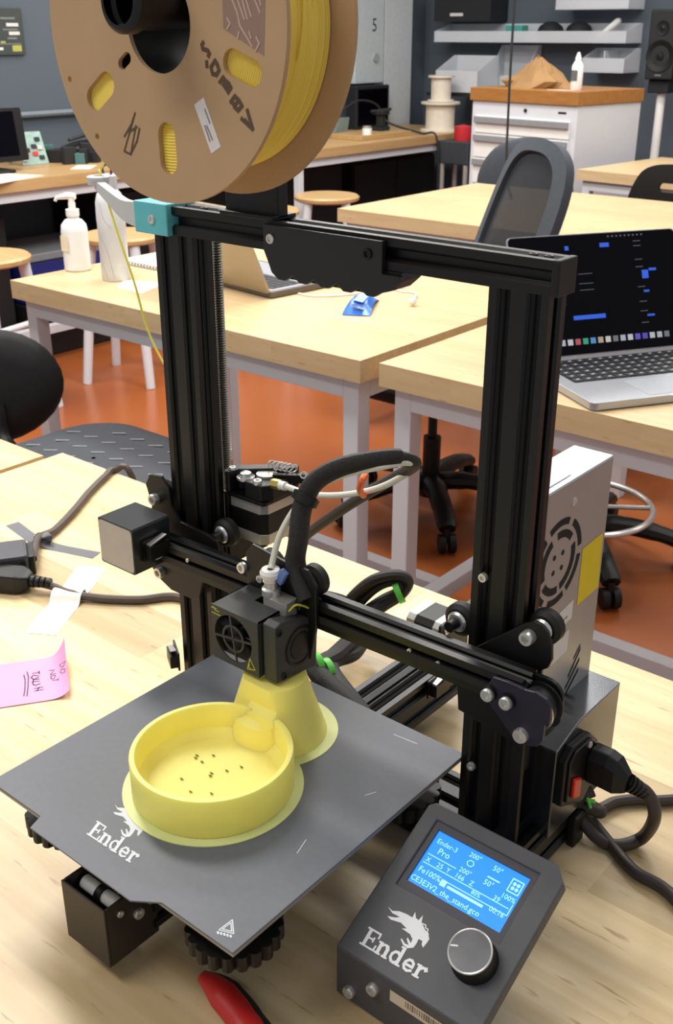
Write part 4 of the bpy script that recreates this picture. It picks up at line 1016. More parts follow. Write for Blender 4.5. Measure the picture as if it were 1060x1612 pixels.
c_ = sum(pk, Vector()) / 4; uu = Vector((pk[3].x + pk[2].x - pk[0].x - pk[1].x, pk[3].y + pk[2].y - pk[0].y - pk[1].y, 0)).normalized(); vv = Vector((-uu.y, uu.x, 0))
e = empty('snack_packet', (c_.x, c_.y, 0), math.atan2(uu.y, uu.x)); tag(e, 'small shiny blue snack packet lying on the bench behind', 'packet')
mb = MB(); nx_ = 10
for i in range(nx_ + 1):
    t = i / nx_; x_ = -78 + 156 * t; h_ = 3 + 20 * math.sin(math.pi * min(1, max(0, (t - .06) / .88))) ** .5; hw_ = 32 - 3 * math.sin(math.pi * t)
    mb.v += [(x_, -hw_, h_ * .45), (x_, -hw_ * .6, h_), (x_, hw_ * .6, h_), (x_, hw_, h_ * .45), (x_, hw_ * .6, .5), (x_, -hw_ * .6, .5)]
    if i: mb.f += [((i - 1) * 6 + j, (i - 1) * 6 + (j + 1) % 6, i * 6 + (j + 1) % 6, i * 6 + j) for j in range(6)]
mb.f += [(0, 1, 2, 3, 4, 5), tuple(nx_ * 6 + j for j in (5, 4, 3, 2, 1, 0))]
mb.build('packet_body', mat('blue_foil', (48, 108, 198), .3, .1, .3, 30), e)
MB().flat([(-50, -10), (30, -16), (44, 6), (-30, 14)], FXY, 24).build('pale_print', mat('pale_blue_print', (150, 196, 232), .4), e, False)
MB().flat([(-70, -14), (-56, -16), (-50, 12), (-66, 14)], FXY, 20).build('navy_print', mat('navy_print', (26, 52, 120), .4), e, False)
ec = atz((640, 465), 0)
e = empty('wired_earphones', (ec.x, ec.y, 0)); tag(e, 'tangled white wired earphones on the bench beyond the blue packet', 'earphones')
for q in ((630, 446), (650, 474)):
    p = atz(q, 11); bw(MB().lathe([(0, 10), (5, 9), (9, 3), (9, -3), (5, -8), (0, -8)], p, (.5, .3, .8), 14), 'earbud', WHP, e)
bw(MB().tube(spline([atz((650, 474), 6), atz((655, 462), 3), atz((630, 458), 3), atz((620, 452), 3), atz((640, 446), 3), atz((632, 440), 6), atz((610, 448), 3), atz((560, 462), 3), atz((500, 466), 3), atz((470, 462), 3)], 8), 2.2, 8), 'earphone_cable', WHP, e)
# silver laptop with a dark screen
LB = Vector((-284, 1004, 0)); bu = Vector((.53, .848, 0)); bv = Vector((-.848, .53, 0))
e = empty('laptop', LB + bu * 178 + bv * 124, math.atan2(bu.y, bu.x)); tag(e, 'open silver laptop with a dark lit screen on the bench right of the printer', 'laptop')
MB().prism(rrect(-178, 178, -128, 128, 10), FXY, 2, 15).build('laptop_base', SIL2, e, False, 2)
MB().prism(rrect(-150, 150, -20, 108, 4), FXY, 15, 15.3).build('keyboard_well', KEYS, e, False)
MB().prism(rrect(-65, 65, -118, -34, 4), FXY, 15, 15.3).build('trackpad', mat('trackpad_grey', (160, 163, 170), .4, .3), e, False)
MB().prism(rrect(-30, 30, -129, -122, 2), FXY, 14, 15.4).build('finger_notch', WHP, e, False)
kmesh = None
for r in range(6):
    for k in range(14):
        if kmesh is None:
            t = MB().box(-9, 9, -8.5, 8.5, 0, 1.6).build('key', KEYS, e, False, .5); kmesh = t
        else:
            t = kmesh.copy(); COL.objects.link(t); t.parent = e
        t.location = Vector((-138 + k * 21.2, -8 + r * 20.6, 15.3)) * MM
mb = MB()
for r in range(6):
    for k in range(14): mb.box(-140 + k * 21.2, -134 + k * 21.2, -9 + r * 20.6, -5.5 + r * 20.6, 16.95, 17.0)
kl = mb.build('key_legends', mat('key_legend_white', (176, 180, 186), .5), e, False); kl['kind'] = 'stuff'
lf = frame((0, 126, 16), (1, 0, 0), Vector((0, 0.40, 0.92)))
ld = MB().prism(rrect(-178, 178, 0, 226, 9), lf, -5, 0).build('lid', mat('lid_edge_silver', (150, 152, 158), .35, .5), e, False, 1)
MB().prism(rrect(-176, 176, 2, 224, 8), lf, 0, .4).build('screen_glass', SCRB, ld, False)
def scr(name, col, items, em=1.0, par=ld):
    m = bpy.data.materials.new(name); m.use_nodes = True; b = m.node_tree.nodes['Principled BSDF']
    b.inputs['Base Color'].default_value = (0, 0, 0, 1); b.inputs['Emission Color'].default_value = rgb(col); b.inputs['Emission Strength'].default_value = em
    mb = MB()
    for x0, x1, y0, y1 in items: mb.flat([(x0, y0), (x1, y0), (x1, y1), (x0, y1)], lf, .6)
    o = mb.build(name, m, par, False); o['kind'] = 'stuff'; return o
scr('screen_blue_blocks', (46, 92, 214), [(-60, 8, 66, 74), (-62, -54, 196, 204), (12, 32, 198, 206), (96, 110, 134, 150), (112, 128, 148, 153), (96, 108, 108, 112), (98, 114, 62, 66)], .8)
scr('screen_grey_lines', (120, 124, 140), [(random.uniform(-110, -90), random.uniform(-80, -66), y, y + 1.6) for y in range(96, 190, 13)] + [(-40, -10, y, y + 1.2) for y in (120, 132, 150)] + [(84, 100, y, y + 1.4) for y in (50, 72, 90, 118, 156, 170, 196, 205)] + [(30 + 9 * k, 34 + 9 * k, 216, 219) for k in range(9)], .35)
dk = [(60, 170, 110), (84, 150, 130), (120, 170, 180), (190, 196, 205), (210, 210, 215), (190, 90, 100), (60, 170, 130), (90, 150, 210), (190, 170, 150), (215, 210, 205), (120, 120, 124), (180, 186, 196), (200, 205, 220), (110, 90, 200), (90, 84, 190), (200, 200, 205), (180, 190, 200), (120, 124, 130)]
for i, c in enumerate(dk): scr('dock_icon', c, [(-142 + i * 16, -131 + i * 16, 20, 31)], .6)

# ================================================================ stools and chairs
def stool(label, x, y, rz=0, h=610, group='round wooden stools'):
    e = empty('stool', (x, y, FLOOR_Z), rz); tag(e, label, 'stool', group)
    MB().lathe([(0, h - 30), (150, h - 30), (165, h - 22), (167, h - 8), (158, h), (0, h)], n=36).build('seat', W_STL, e)
    for sx in (-1, 1):
        for sy in (-1, 1):
            MB().tube([(sx * 145, sy * 145, 0), (sx * 95, sy * 95, h - 28)], [19, 23], 12).build('leg', WHT, e)
    for k, zz in ((0, 250), (1, 350)):
        for s in (-1, 1):
            r = 145 - 50 * zz / (h - 28)
            pth = [(-r, s * r, zz), (r, s * r, zz)] if k == 0 else [(s * r, -r, zz), (s * r, r, zz)]
            MB().tube(pth, 12, 10).build('rung', WHT, e)
    return e
stool('round wooden stool with white legs at the left edge behind the pump bottle', -3110, 1700, 0.2)
stool('round wooden stool with white legs standing behind the marble water bottle', -3085, 2330, 0.45)
stool('round wooden stool just right of the spool bracket, the nearer of that pair', -3090, 3190, 0.5)
stool('round wooden stool right of the spool, the farther of that pair', -3170, 3740, 0.7)
def office_base(e, r, a0, hub_h=95, lift_to=420):
    MB().lathe([(0, 60), (38, 60), (42, 80), (42, 110), (30, 130), (0, 130)], n=20).build('base_hub', PLA, e)
    MB().cyl((0, 0, 120), (0, 0, lift_to * .62), 27, n=18).build('gas_lift_sleeve', PLA, e)
    MB().cyl((0, 0, lift_to * .6), (0, 0, lift_to), 14, n=14).build('gas_lift', BLK, e)
    for k in range(5):
        a = a0 + 2 * math.pi * k / 5; d = Vector((math.cos(a), math.sin(a), 0))
        MB().tube(spline([d * 25 + Vector((0, 0, 105)), d * r * .4 + Vector((0, 0, 112)), d * r * .75 + Vector((0, 0, 96)), d * r + Vector((0, 0, 72))], 5), [36] * 5 + [32] * 5 + [29] * 5 + [25], 10, flat=.75).build('leg', PLA, e)
        c = MB(); s = Vector((-d.y, d.x, 0))
        for q_ in (-1, 1): c.cyl(d * r + s * q_ * 6 + Vector((0, 0, 28)), d * r + s * q_ * 24 + Vector((0, 0, 28)), 28, n=18)
        c.cyl(d * r + Vector((0, 0, 30)), d * r + Vector((0, 0, 75)), 10, n=10)
        c.build('caster', RUB, e)
def slab(outl, fr, th, bend=0.0):
    """rounded upholstery slab, outline in fr plane, domed thickness"""
    cx_ = sum(p[0] for p in outl) / len(outl); cy_ = sum(p[1] for p in outl) / len(outl); mb = MB(); n = len(outl)
    lev = [(.90, -th / 2), (1.0, -th * .2), (1.0, th * .2), (.90, th / 2), (.55, th * .62), (0.02, th * .66)]
    wmax = max(abs(p[0] - cx_) for p in outl)
    for s_, h in lev:
        for p in outl:
            u = cx_ + (p[0] - cx_) * s_; v = cy_ + (p[1] - cy_) * s_
            mb.v.append(tuple(fr(u, v, h + bend * ((u - cx_) / wmax) ** 2)))
    for j in range(len(lev) - 1): mb.f += [(j * n + i, j * n + (i + 1) % n, (j + 1) * n + (i + 1) % n, (j + 1) * n + i) for i in range(n)]
    mb.f.append(tuple(range(n - 1, -1, -1))); return mb
# quilted chair at the left, between the two bench rows
e = empty('office_chair', (-1290, 760, FLOOR_Z), 0); tag(e, 'black office chair with a dash-patterned grey seat behind the near bench', 'chair')
office_base(e, 290, .3, lift_to=470)
seat_o = rrect(-250, 240, -230, 225, 130, 8)
slab(seat_o, frame((0, 0, 500), (1, 0, 0), (0, 1, 0)), 60).build('seat', SEATM, e, angle=60)
mb = MB()
for r in range(8):
    for k in range(8):
        u, v = -210 + k * 62 + (31 if r % 2 else 0), -195 + r * 55
        if abs(u) > 195 or abs(v) > 185 or (abs(u) > 140 and abs(v) > 130): continue
        s_ = max(abs(u) / 245, abs(v) / 228); h = (541 - s_ * 5) if s_ < .55 else 539.5 - (s_ - .55) * 20
        mb.add([(u - 14, v - 8, h), (u - 10, v - 13, h), (u + 14, v + 6, h), (u + 10, v + 11, h)], [(0, 1, 2, 3)])
d_ = mb.build('dash_pattern', SEATD, e, False); d_['kind'] = 'stuff'
bfr_ = frame((-460, 40, 592), Vector((.45, .9, 0)), (0, 0, 1))
slab([(185 * math.cos(t * math.pi / 16), 140 * math.sin(t * math.pi / 16)) for t in range(32)], bfr_, 60).build('backrest', CHB, e, angle=60)
MB().tube(spline([(-415, 40, 560), (-380, 30, 470), (-200, 10, 450), (-60, 0, 455)], 6), 18, 10).build('back_bracket', PLA, e)
# mesh-back chair between the middle and the far bench
e = empty('office_chair', (-1265, 1985, FLOOR_Z), 0); tag(e, 'grey mesh-back office chair leaning beside the laptop screen, on a five-star base', 'chair')
office_base(e, 290, math.atan2(-273, -139), lift_to=400)
slab(rrect(-230, 230, -220, 220, 110, 6), frame((0, 0, 430), (1, 0, 0), (0, 1, 0)), 60).build('seat', CHB, e, angle=60)
BU = Vector((.86, -.51, 0)).normalized(); BV = Vector((.26, .20, 1)).normalized()
bfr_ = frame((120, 95, 725), BU, BV)
ol = [(-165, 0), (-185, 60), (-190, 160), (-180, 270), (-150, 345), (-90, 385), (0, 395), (90, 385), (150, 345), (180, 270), (190, 160), (185, 60), (165, 0)]
ol = [(p.x, p.y) for p in spline([Vector((a, b, 0)) for a, b in ol], 4)]
il = [(a * .76, 28 + (b) * .84) for a, b in ol]
mb = MB()
N_ = len(ol)
def bent(fr, u, v, h): return fr(u, v, h - 30 * (u / 190) ** 2)
for lev, (lp_, h) in enumerate(((ol, 0), (ol, 26), (il, 26), (il, 0))):
    mb.v += [tuple(bent(bfr_, u, v, h)) for u, v in lp_]
for j in range(4):
    mb.f += [(j * N_ + i, j * N_ + (i + 1) % N_, ((j + 1) % 4) * N_ + (i + 1) % N_, ((j + 1) % 4) * N_ + i) for i in range(N_)]
mb.build('back_frame', MESH, e, angle=50)
mb = MB(); R_N = 12
for j in range(R_N + 1):
    s_ = j / R_N
    mb.v += [tuple(bent(bfr_, u * s_, 190 + (v - 190) * s_, 12)) for u, v in il]
for j in range(R_N): mb.f += [(j * N_ + i, j * N_ + (i + 1) % N_, (j + 1) * N_ + (i + 1) % N_, (j + 1) * N_ + i) for i in range(N_)]
MESHT = mat('see_through_mesh', (22, 26, 34), .8, 0, .2, 120, alpha=.965)
mb.build('mesh_panel', MESHT, e, angle=60)
MB().tube(spline([(190, 110, 720), (200, 120, 560), (150, 90, 430), (30, 10, 400)], 6), 22, 10).build('back_bracket', PLA, e)
# round-backed chair behind the far bench
e = empty('office_chair', (-1880, 3700, FLOOR_Z), 0); tag(e, 'grey office chair with rounded back behind the far bench, half hidden by the mesh chair', 'chair')
office_base(e, 290, .2, lift_to=420)
slab(rrect(-230, 230, -220, 220, 110, 6), frame((0, 0, 450), (1, 0, 0), (0, 1, 0)), 60).build('seat', CHB, e, angle=60)
ol2 = [(p.x, p.y) for p in spline([Vector(q) for q in ((-200, 0, 0), (-225, 90, 0), (-215, 190, 0), (-160, 275, 0), (-70, 315, 0), (0, 320, 0), (70, 315, 0), (160, 275, 0), (215, 190, 0), (225, 90, 0), (200, 0, 0))], 4)]
slab(ol2, frame((0, -150, 650), (1, 0, 0), Vector((0, -.05, 1))), 40, 60).build('backrest', MESH, e, angle=60)
MB().tube([(0, -150, 700), (0, -130, 470), (0, 0, 420)], 20, 10).build('back_bracket', PLA, e)
# plastic chair far right
e = empty('plastic_chair', (-1330, 3720, FLOOR_Z), 0); tag(e, 'black plastic chair with a handle slot in its back at the far right edge', 'chair')
ol3 = [(p.x, p.y) for p in spline([Vector(q) for q in ((-150, -40, 0), (-165, 60, 0), (-130, 160, 0), (-80, 200, 0), (0, 212, 0), (90, 206, 0), (160, 175, 0), (195, 90, 0), (200, -40, 0))], 4)]
MB().prism(ol3, frame((0, -60, 680), (1, 0, 0), (0, 0.06, 1)), -12, 12, holes=[rrect(-40, 110, 105, 140, 16)]).build('backrest', PLA, e, False, 3)
slab(rrect(-220, 220, -210, 210, 90, 6), frame((0, 140, 440), (1, 0, 0), (0, 1, 0)), 40).build('seat', PLA, e, angle=60)
for sx in (-1, 1):
    MB().tube([(sx * 190, -60, 0), (sx * 180, -60, 660)], 13, 10).build('leg', CHR, e); MB().tube([(sx * 190, 330, 0), (sx * 180, 310, 430)], 13, 10).build('leg', CHR, e)
# drafting stool with a chrome foot ring
e = empty('drafting_stool', (-760, 1990, FLOOR_Z), 0); tag(e, 'black drafting stool with a chrome foot ring behind the power supply', 'stool')
office_base(e, 295, -.785, lift_to=560)
MB().lathe([(196 + 9 * math.cos(t * math.pi / 5), 160 + 9 * math.sin(t * math.pi / 5)) for t in range(10)], n=48, close=True).build('foot_ring', CHR, e)
for k in range(3):
    a = .6 + k * 2.094; MB().tube([(25 * math.cos(a), 25 * math.sin(a), 160), (190 * math.cos(a), 190 * math.sin(a), 160)], 7, 8).build('ring_spoke', CHR, e)
MB().lathe([(0, 560), (150, 560), (185, 575), (190, 605), (170, 630), (0, 636)], n=36).build('seat', CHB, e)

# ================================================================ far background
DK = mat('far_dark', (26, 27, 30), .6)
CLR = mat('clear_bin_plastic', (226, 230, 236), .3, 0, .03, 6, alpha=.66)
e = empty('drawer_cabinet', (-2083, 4279, FLOOR_Z), -0.15); tag(e, 'white steel drawer cabinet with grey drawer pulls and oak top', 'cabinet')
cw_, cd_, ch_ = 655, 520, 1050
MB().box(-cw_, 0, 0, cd_, 0, ch_).build('body', WHT, e, False, 4)
MB().box(-cw_ - 8, 8, -14, cd_ + 6, ch_, ch_ + 62).build('cabinet_top', W_CAB, e, False, 3)
zt = ch_ - 70
for k, hgt in enumerate((88, 118, 130, 130, 170, 200, 140)):
    d_ = MB().box(-cw_ + 30, -32, -10, 0, zt - hgt + 6, zt).build('drawer', WHP, e, False, 2)
    MB().box(-cw_ + 32, -34, -26, -10, zt - 34, zt - 4).build('drawer_pull', mat('pull_grey', (142, 144, 148), .5), d_, False, 3)
    zt -= hgt
MB().lathe([(0, 6), (9, 6), (9, 0)], (-cw_ / 2 + 20, 0, ch_ - 34), (0, -1, 0), 14).build('lock', DK, e)
MB().box(-110, -62, -1, 0, ch_ - 40, ch_ - 30).build('nameplate', DK, e, False)
MB().prism(rrect(-440, -395, 640, 655, 2), frame((0, -10, 0), (1, 0, 0), (0, 0, 1)), 0, .5).build('drawer_label', mat('label_grey', (196, 198, 200), .6), e, False)
tz = FLOOR_Z + ch_ + 62
def cabp(u, v): c, s = math.cos(-.15), math.sin(-.15); return Vector((-2083 + u * c - v * s, 4279 + u * s + v * c, tz))
bp = cabp(-400, 190)
mb = MB(); n = 18; rg = [(185, 0), (175, 30), (120, 62), (70, 100), (25, 132), (3, 140)]
for r, h in rg:
    for i in range(n):
        a = 2 * math.pi * i / n; k = 1 + .22 * math.sin(3 * a + h) + random.uniform(-.10, .10); mb.v.append((r * k * math.cos(a), .55 * r * k * math.sin(a), h * random.uniform(.85, 1.1)))
for j in range(len(rg) - 1): mb.f += [(j * n + i, j * n + (i + 1) % n, (j + 1) * n + (i + 1) % n, (j + 1) * n + i) for i in range(n)]
mb.f.append(tuple(range(n - 1, -1, -1)))
tag(mb.build('paper_bag', mat('kraft_paper', (156, 120, 78), .8, 0, .1, 8), None, False, loc=bp), 'crumpled brown paper bag on top of the drawer cabinet', 'paper bag')
gp = cabp(-130, 150); e = empty('glue_bottle', gp); tag(e, 'white glue bottle with pointed nozzle on top of the drawer cabinet', 'bottle')
MB().lathe([(0, 0), (26, 0), (28, 5), (28, 105), (18, 125), (14, 128)], n=20).build('bottle_body', WHP, e)
MB().lathe([(15, 126), (15, 140), (6, 165), (0, 168)], n=16).build('nozzle', WHP, e)
MB().prism(rrect(-16, 16, 40, 88, 2), frame((0, -28.5, 0), (1, 0, 0), (0, 0, 1)), 0, .4).build('dark_label', mat('glue_label', (96, 98, 102), .5), e, False)
gp2 = cabp(-130, 40)
tag(MB().prism([(-80, 0), (10, -20), (70, 5), (-10, 22)], FXY, .2, 3).build('paper_scrap', mat('scrap_white', (220, 206, 190), .7), None, False, loc=gp2), 'flat pale paper scrap at the front of the cabinet top below the glue', 'paper')
# open bins on the back wall
def bin_(label, x0, x1, y0, y1, z0, z1, name='storage_bin', m=CLR, lip=.6, fits=()):
    cx_, cy_ = (x0 + x1) / 2, (y0 + y1) / 2; e = empty(name, (cx_, cy_, z0)); tag(e, label, 'bin')
    hx, hy, H = (x1 - x0) / 2, (y1 - y0) / 2, z1 - z0; t = 6
    MB().box(-hx, hx, -hy, hy, 0, t).build('bin_floor', m, e, False)
    MB().box(-hx, hx, hy - t, hy, t, H).build('back_panel', m, e, False)
    MB().box(-hx, hx, -hy, -hy + t, t, H * lip).build('front_lip', m, e, False)
    for s in (-1, 1):
        MB().prism([(-hy + t, t), (hy - t, t), (hy - t, H), (hy - t * 6, H), (-hy + t, H * lip)], FYZ(s * hx - (0 if s < 0 else t)), 0, t).build('side_panel', m, e, False)
    return e
def wp(q, y=5860): return aty(q, y)
a, b = wp((700, 66)), wp((1003, 36)); bin_('long clear wall bin holding small tools above the drawer cabinet', a.x, b.x, 5740, 5948, a.z, b.z)
za = a.z + 8
mb = MB().box(-60, 60, -40, 40, 0, 90); t = wp((817, 40)); tag(mb.build('teal_box', mat('teal_box', (70, 160, 150), .5), None, False, 3, loc=(t.x, 5840, za)), 'small teal box inside the long wall bin', 'box')
for q, lb_ in (((870, 45), 'black headphones lying in the middle of the long wall bin'), ((915, 42), 'dark pouch in the right half of the long wall bin')):
    t = wp(q); tag(MB().lathe([(0, 0), (75, 0), (90, 40), (70, 85), (30, 110), (0, 112)], n=14).build('dark_pouch', DK, None, loc=(t.x, 5840, za)), lb_, 'pouch')
t = wp((960, 45)); tag(MB().tube([(-70, 0, 10), (60, 0, 110), (75, 0, 118)], [16, 20, 12], 10).build('white_handle_tool', WHP, None, loc=(t.x, 5840, za)), 'white handled tool leaning in the right of the long wall bin', 'tool')
a, b = wp((930, 113)), wp((1000, 76)); e = bin_('small clear wall bin under the right end of the long one', a.x, b.x, 5740, 5948, a.z, b.z)
MB().box(-4, 4, -95, 95, 6, (b.z - a.z) * .9).build('divider', CLR, e, False)
a, b = wp((890, 16)), wp((1010, -40)); bin_('clear wall bin at the top edge beside the loudspeaker', a.x, b.x, 5740, 5948, a.z, b.z)
a, b = wp((700, 34)), wp((792, -40)); e = bin_('black wall bin at the top edge left of the hanging cord', a.x, b.x, 5740, 5948, a.z, b.z, m=DK)
MB().prism(rrect(-90, 10, 30, 48, 4), frame((0, -104.5, 0), (1, 0, 0), (0, 0, 1)), 0, 1).build('bin_label', WLAB, e, False)
t = wp((730, 10), 5840); tag(MB().prism([(-120, 0), (100, 10), (130, 120), (30, 60), (-60, 130)], frame((0, 0, 0), (1, 0, 0), (0, .2, 1)), -15, 15).build('grey_rag', mat('grey_rag', (132, 136, 134), .8), None, False, 4, loc=(t.x, 5840, a.z + 8)), 'crumpled grey rag in the black wall bin', 'cloth')
a, b = aty((702, 143), 5600), aty((770, 88), 5600)
e = bin_('clear open bin holding brown parts above the white cable spools', a.x, b.x, 5480, 5720, a.z, b.z)
MB().box(-100, 60, -90, 90, 8, 120).build('brown_contents', mat('brown_parts', (150, 112, 90), .7), e, False, 4)
a2, b2_ = aty((752, 143), 5640), aty((815, 72), 5640)
bin_('clear tall open bin left of the paper bag', a2.x, b2_.x, 5750, 5940, a.z, b2_.z, lip=.35)
o = MB().box(a.x - 60, b2_.x + 30, 5470, 5950, a.z - 24, a.z - 4).build('wall_shelf', DK, None, False); tag(o, 'dark wall shelf under the two clear open bins', 'shelf')
# loudspeaker and stand
s0, s1 = aty((1014, 125), 5400), aty((1070, 14), 5400)
e = empty('loudspeaker', ((s0.x + s1.x) / 2, 5400, s0.z)); tag(e, 'black bookshelf loudspeaker at the top right corner', 'loudspeaker')
hw = (s1.x - s0.x) / 2; H = s1.z - s0.z
MB().box(-hw, hw, 0, 200, 0, H).build('cabinet_body', DK, e, False, 8)
MB().lathe([(70, 2), (80, 4), (62, 0), (24, -8), (20, 4), (0, 6)], (0, -2, H * .34), (0, -1, 0), 28).build('woofer', PLA, e)
MB().lathe([(34, 2), (36, 4), (14, 0), (0, 5)], (0, -2, H * .74), (0, -1, 0), 20).build('tweeter', BLK, e)
MB().box(-18, 18, -2, 0, 18, 26).build('logo_plate', mat('plate_grey', (120, 120, 122), .5), e, False)
e = empty('speaker_stand', ((s0.x + s1.x) / 2 - 10, 5500, FLOOR_Z)); tag(e, 'white pole of the stand below the loudspeaker', 'stand')
MB().cyl((0, 0, 10), (0, 0, s0.z - FLOOR_Z - 70), 24, n=14).build('pole', WHP, e)
MB().box(-60, 60, -60, 60, s0.z - FLOOR_Z - 70, s0.z - FLOOR_Z - 2).build('top_clamp', DK, e, False, 6)
MB().cyl((0, 0, 0), (0, 0, 12), 150, n=28).build('base_plate', DK, e)
hc = aty((803, 120), 3000)
tag(MB().tube(spline([(2, 0, 1900), (0, 0, 700), (3, 0, 300), (12, 0, 90), (40, 0, 4)], 6), 4.5, 8).build('hanging_cord', DK, None, loc=(hc.x, 3000, 0)), 'thin dark cord hanging down in front of the drawer cabinet', 'cord')
# along the far left wall
for dz, r, R_2, H, lb_ in ((0, 90, 122, 170, 'large cream cable spool, the lower one on the far bench'), (172, 62, 82, 150, 'smaller cream cable spool stacked on the larger one')):
    e = empty('cable_spool', (-3585, 5330, dz)); tag(e, lb_, 'cable spool')
    CRM = mat('spool_cream', (222, 212, 196), .6)
    MB().lathe([(0, 0), (R_2, 0), (R_2, 10), (r, 12), (r, H - 12), (0, H - 12)], n=36).build('spool_core', CRM, e)
    MB().lathe([(0, H - 12), (R_2, H - 12), (R_2, H), (0, H)], n=36).build('top_flange', CRM, e)
e = empty('tool_stand', (-3300, 5150, FLOOR_Z)); tag(e, 'dark steel tool stand with a red knob left of the drawer cabinet', 'stand')
MB().box(-110, 110, -90, 90, 640, 770).build('stand_body', mat('dark_steel_grey', (70, 74, 80), .5, .4), e, False, 6)
MB().lathe([(0, 770), (52, 770), (56, 790), (54, 850), (0, 862)], (10, 0, 0), n=20).build('red_knob', mat('red_knob', (196, 44, 52), .4), e)
for sx, sy in ((-1, -1), (1, -1), (1, 1), (-1, 1)): MB().cyl((sx * 85, sy * 70, 0), (sx * 85, sy * 70, 640), 16, n=10).build('leg', SIL, e)
m0, m1 = atx((568, 132), -4075), atx((606, 14), -4075)
e = empty('wall_machine', (-4120, (m0.y + m1.y) / 2, m0.z)); tag(e, 'pale grey machine panel marked with a 5 on the left wall beside the spool', 'machine')
hy = (m1.y - m0.y) / 2 + 60; H = m1.z - m0.z
MB().box(-35, 45, -hy, hy - 60, 0, H + 60).build('panel', mat('machine_grey', (186, 194, 198), .5), e, False, 6)
fr5 = frame((45.5, 0, 0), (0, 1, 0), (0, 0, 1))
MB().text('5', 110, fr5, .3, hy - 190, H - 130).build('numeral', DK, e, False)
MB().lathe([(0, 12), (26, 12), (28, 0)], (45, hy - 150, 150), (1, 0, 0), 18).build('dial', mat('dial_grey', (150, 156, 160), .5), e)
e2 = empty('machine_hood', (-4060, (m0.y + m1.y) / 2 - 40, 0)); tag(e2, 'dark screen standing under the pale machine panel on the far bench', 'machine')
MB().box(-40, 40, -190, 150, 0, m0.z - 10).build('dark_screen', DK, e2, False, 5)
MB().box(40, 42, -170, 130, 20, m0.z - 30).build('screen_glass', SCRB, e2, False)
# clutter on the far left benches
fb = atz((600, 206), 8)
tag(MB().box(-120, 120, -240, 240, 0, 28).build('wooden_board', W_Y, None, False, 3, loc=(-3640, 4700, 0)), 'low wooden board on the far left bench', 'board')
e = empty('small_vice', (-3660, 4820, 28)); tag(e, 'small black bench vice on the wooden board', 'vice')
mb = MB().box(-35, 35, -45, 45, 0, 22); mb.box(-22, 22, -20, 20, 22, 90); mb.build('vice_body', DK, e, False, 4)
MB().tube([(-30, -60, 108), (20, 70, 118)], 9, 8).build('vice_handle', DK, e)
MB().box(-40, 40, -35, 35, 90, 112).build('vice_jaw', DK, e, False, 4)
e = empty('white_jar', (-3560, 4560, 28)); tag(e, 'small white lidded jar beside the black vice', 'jar')
MB().lathe([(0, 0), (28, 0), (28, 34), (0, 34)], n=18).build('jar_body', WHP, e); MB().lathe([(0, 34), (24, 34), (24, 46), (0, 46)], n=18).build('lid', SIL, e)
for k, (x_, y_, w_, h_) in enumerate(((-3800, 4600, 60, 110), (-3760, 4460, 50, 90))):
    tag(MB().prism(rrect(-w_, w_, 0, h_, 6), frame((0, 0, 0), (0, 1, 0), (.2, 0, 1)), 0, 6).build('clear_panel', mat('greenish_clear', (150, 170, 168), .2, 0, .05, 6, alpha=.6), None, False, loc=(x_, y_, 0)), ('taller' if k == 0 else 'shorter') + ' clear acrylic panel standing on the far left bench', 'panel')
tag(MB().tube(spline([(0, 0, 140), (30, 120, 190), (60, 260, 160), (120, 300, 60), (340, 330, 8), (462, 340, -30), (470, 345, -500)], 8), 6, 8).build('black_cable', DK, None, loc=(-3860, 4700, 0)), 'black cable arching over the far left bench and hanging off its edge', 'cable')
# left wall bench: monitor, boards, cables, paper
e = empty('monitor', (-3850, 2240, 0)); tag(e, 'black monitor on the left wall bench at the left edge', 'monitor')
MB().prism(rrect(-190, 190, 40, 262, 8), frame((0, 0, 0), (0.12, 1, 0), (-.12, 0, 1)), 0, 26).build('monitor_shell', PLA, e, False, 3)
MB().prism(rrect(-170, 150, 62, 248, 3), frame((0, 0, 0), (0.12, 1, 0), (-.12, 0, 1)), 26, 27).build('screen', SCRB, e, False)
MB().box(-60, 90, -80, 80, 0, 14).build('monitor_foot', PLA, e, False, 4)
MB().box(-10, 15, -25, 25, 12, 80).build('monitor_neck', PLA, e, False, 3)
e = empty('circuit_board', (-3960, 2560, 0)); tag(e, 'pale green circuit board leaning behind the monitor', 'circuit board')
bf = frame((0, 0, 0), (.2, 1, 0), (-.35, 0, 1))
MB().prism(rrect(-60, 70, 0, 150, 5), bf, 0, 5).build('board', mat('pale_pcb', (150, 178, 170), .5, 0, .2, 30), e, False)
for k in range(8):
    u, v = random.uniform(-45, 45), random.uniform(20, 120); MB().prism(rrect(u - 12, u + 12, v - 9, v + 9, 2), bf, 5, 12).build('chip', random.choice((DK, SIL, REDP)), e, False)
e = empty('electronics_module', (-3930, 2770, 0)); tag(e, 'pile of green and black electronics modules beside the leaning circuit board', 'electronics')
for k in range(12):
    u, v = random.uniform(-110, 110), random.uniform(-90, 90); hgt = random.uniform(20, 95)
    MB().obox((u, v, hgt / 2), random.uniform(30, 70), random.uniform(30, 70), hgt, Matrix.Rotation(random.uniform(0, 1.5), 3, 'Z')).build('module', random.choice((DK, DK, mat('teal_pcb', (70, 110, 108), .5), GREY)), e, False, 2)
e = empty('clip_lamp', (-4060, 2440, 0)); tag(e, 'grey jointed clamp arm standing behind the monitor', 'clamp arm')
MB().tube([(0, 60, 10), (-10, 10, 190), (-10, -30, 250)], 12, 10).build('arm', mat('arm_grey', (92, 96, 100), .5), e)
MB().obox((-10, -50, 268), 40, 150, 34, Matrix.Rotation(.1, 3, 'X')).build('lamp_head', mat('head_grey', (170, 174, 176), .5), e, False, 6)
mb = MB()
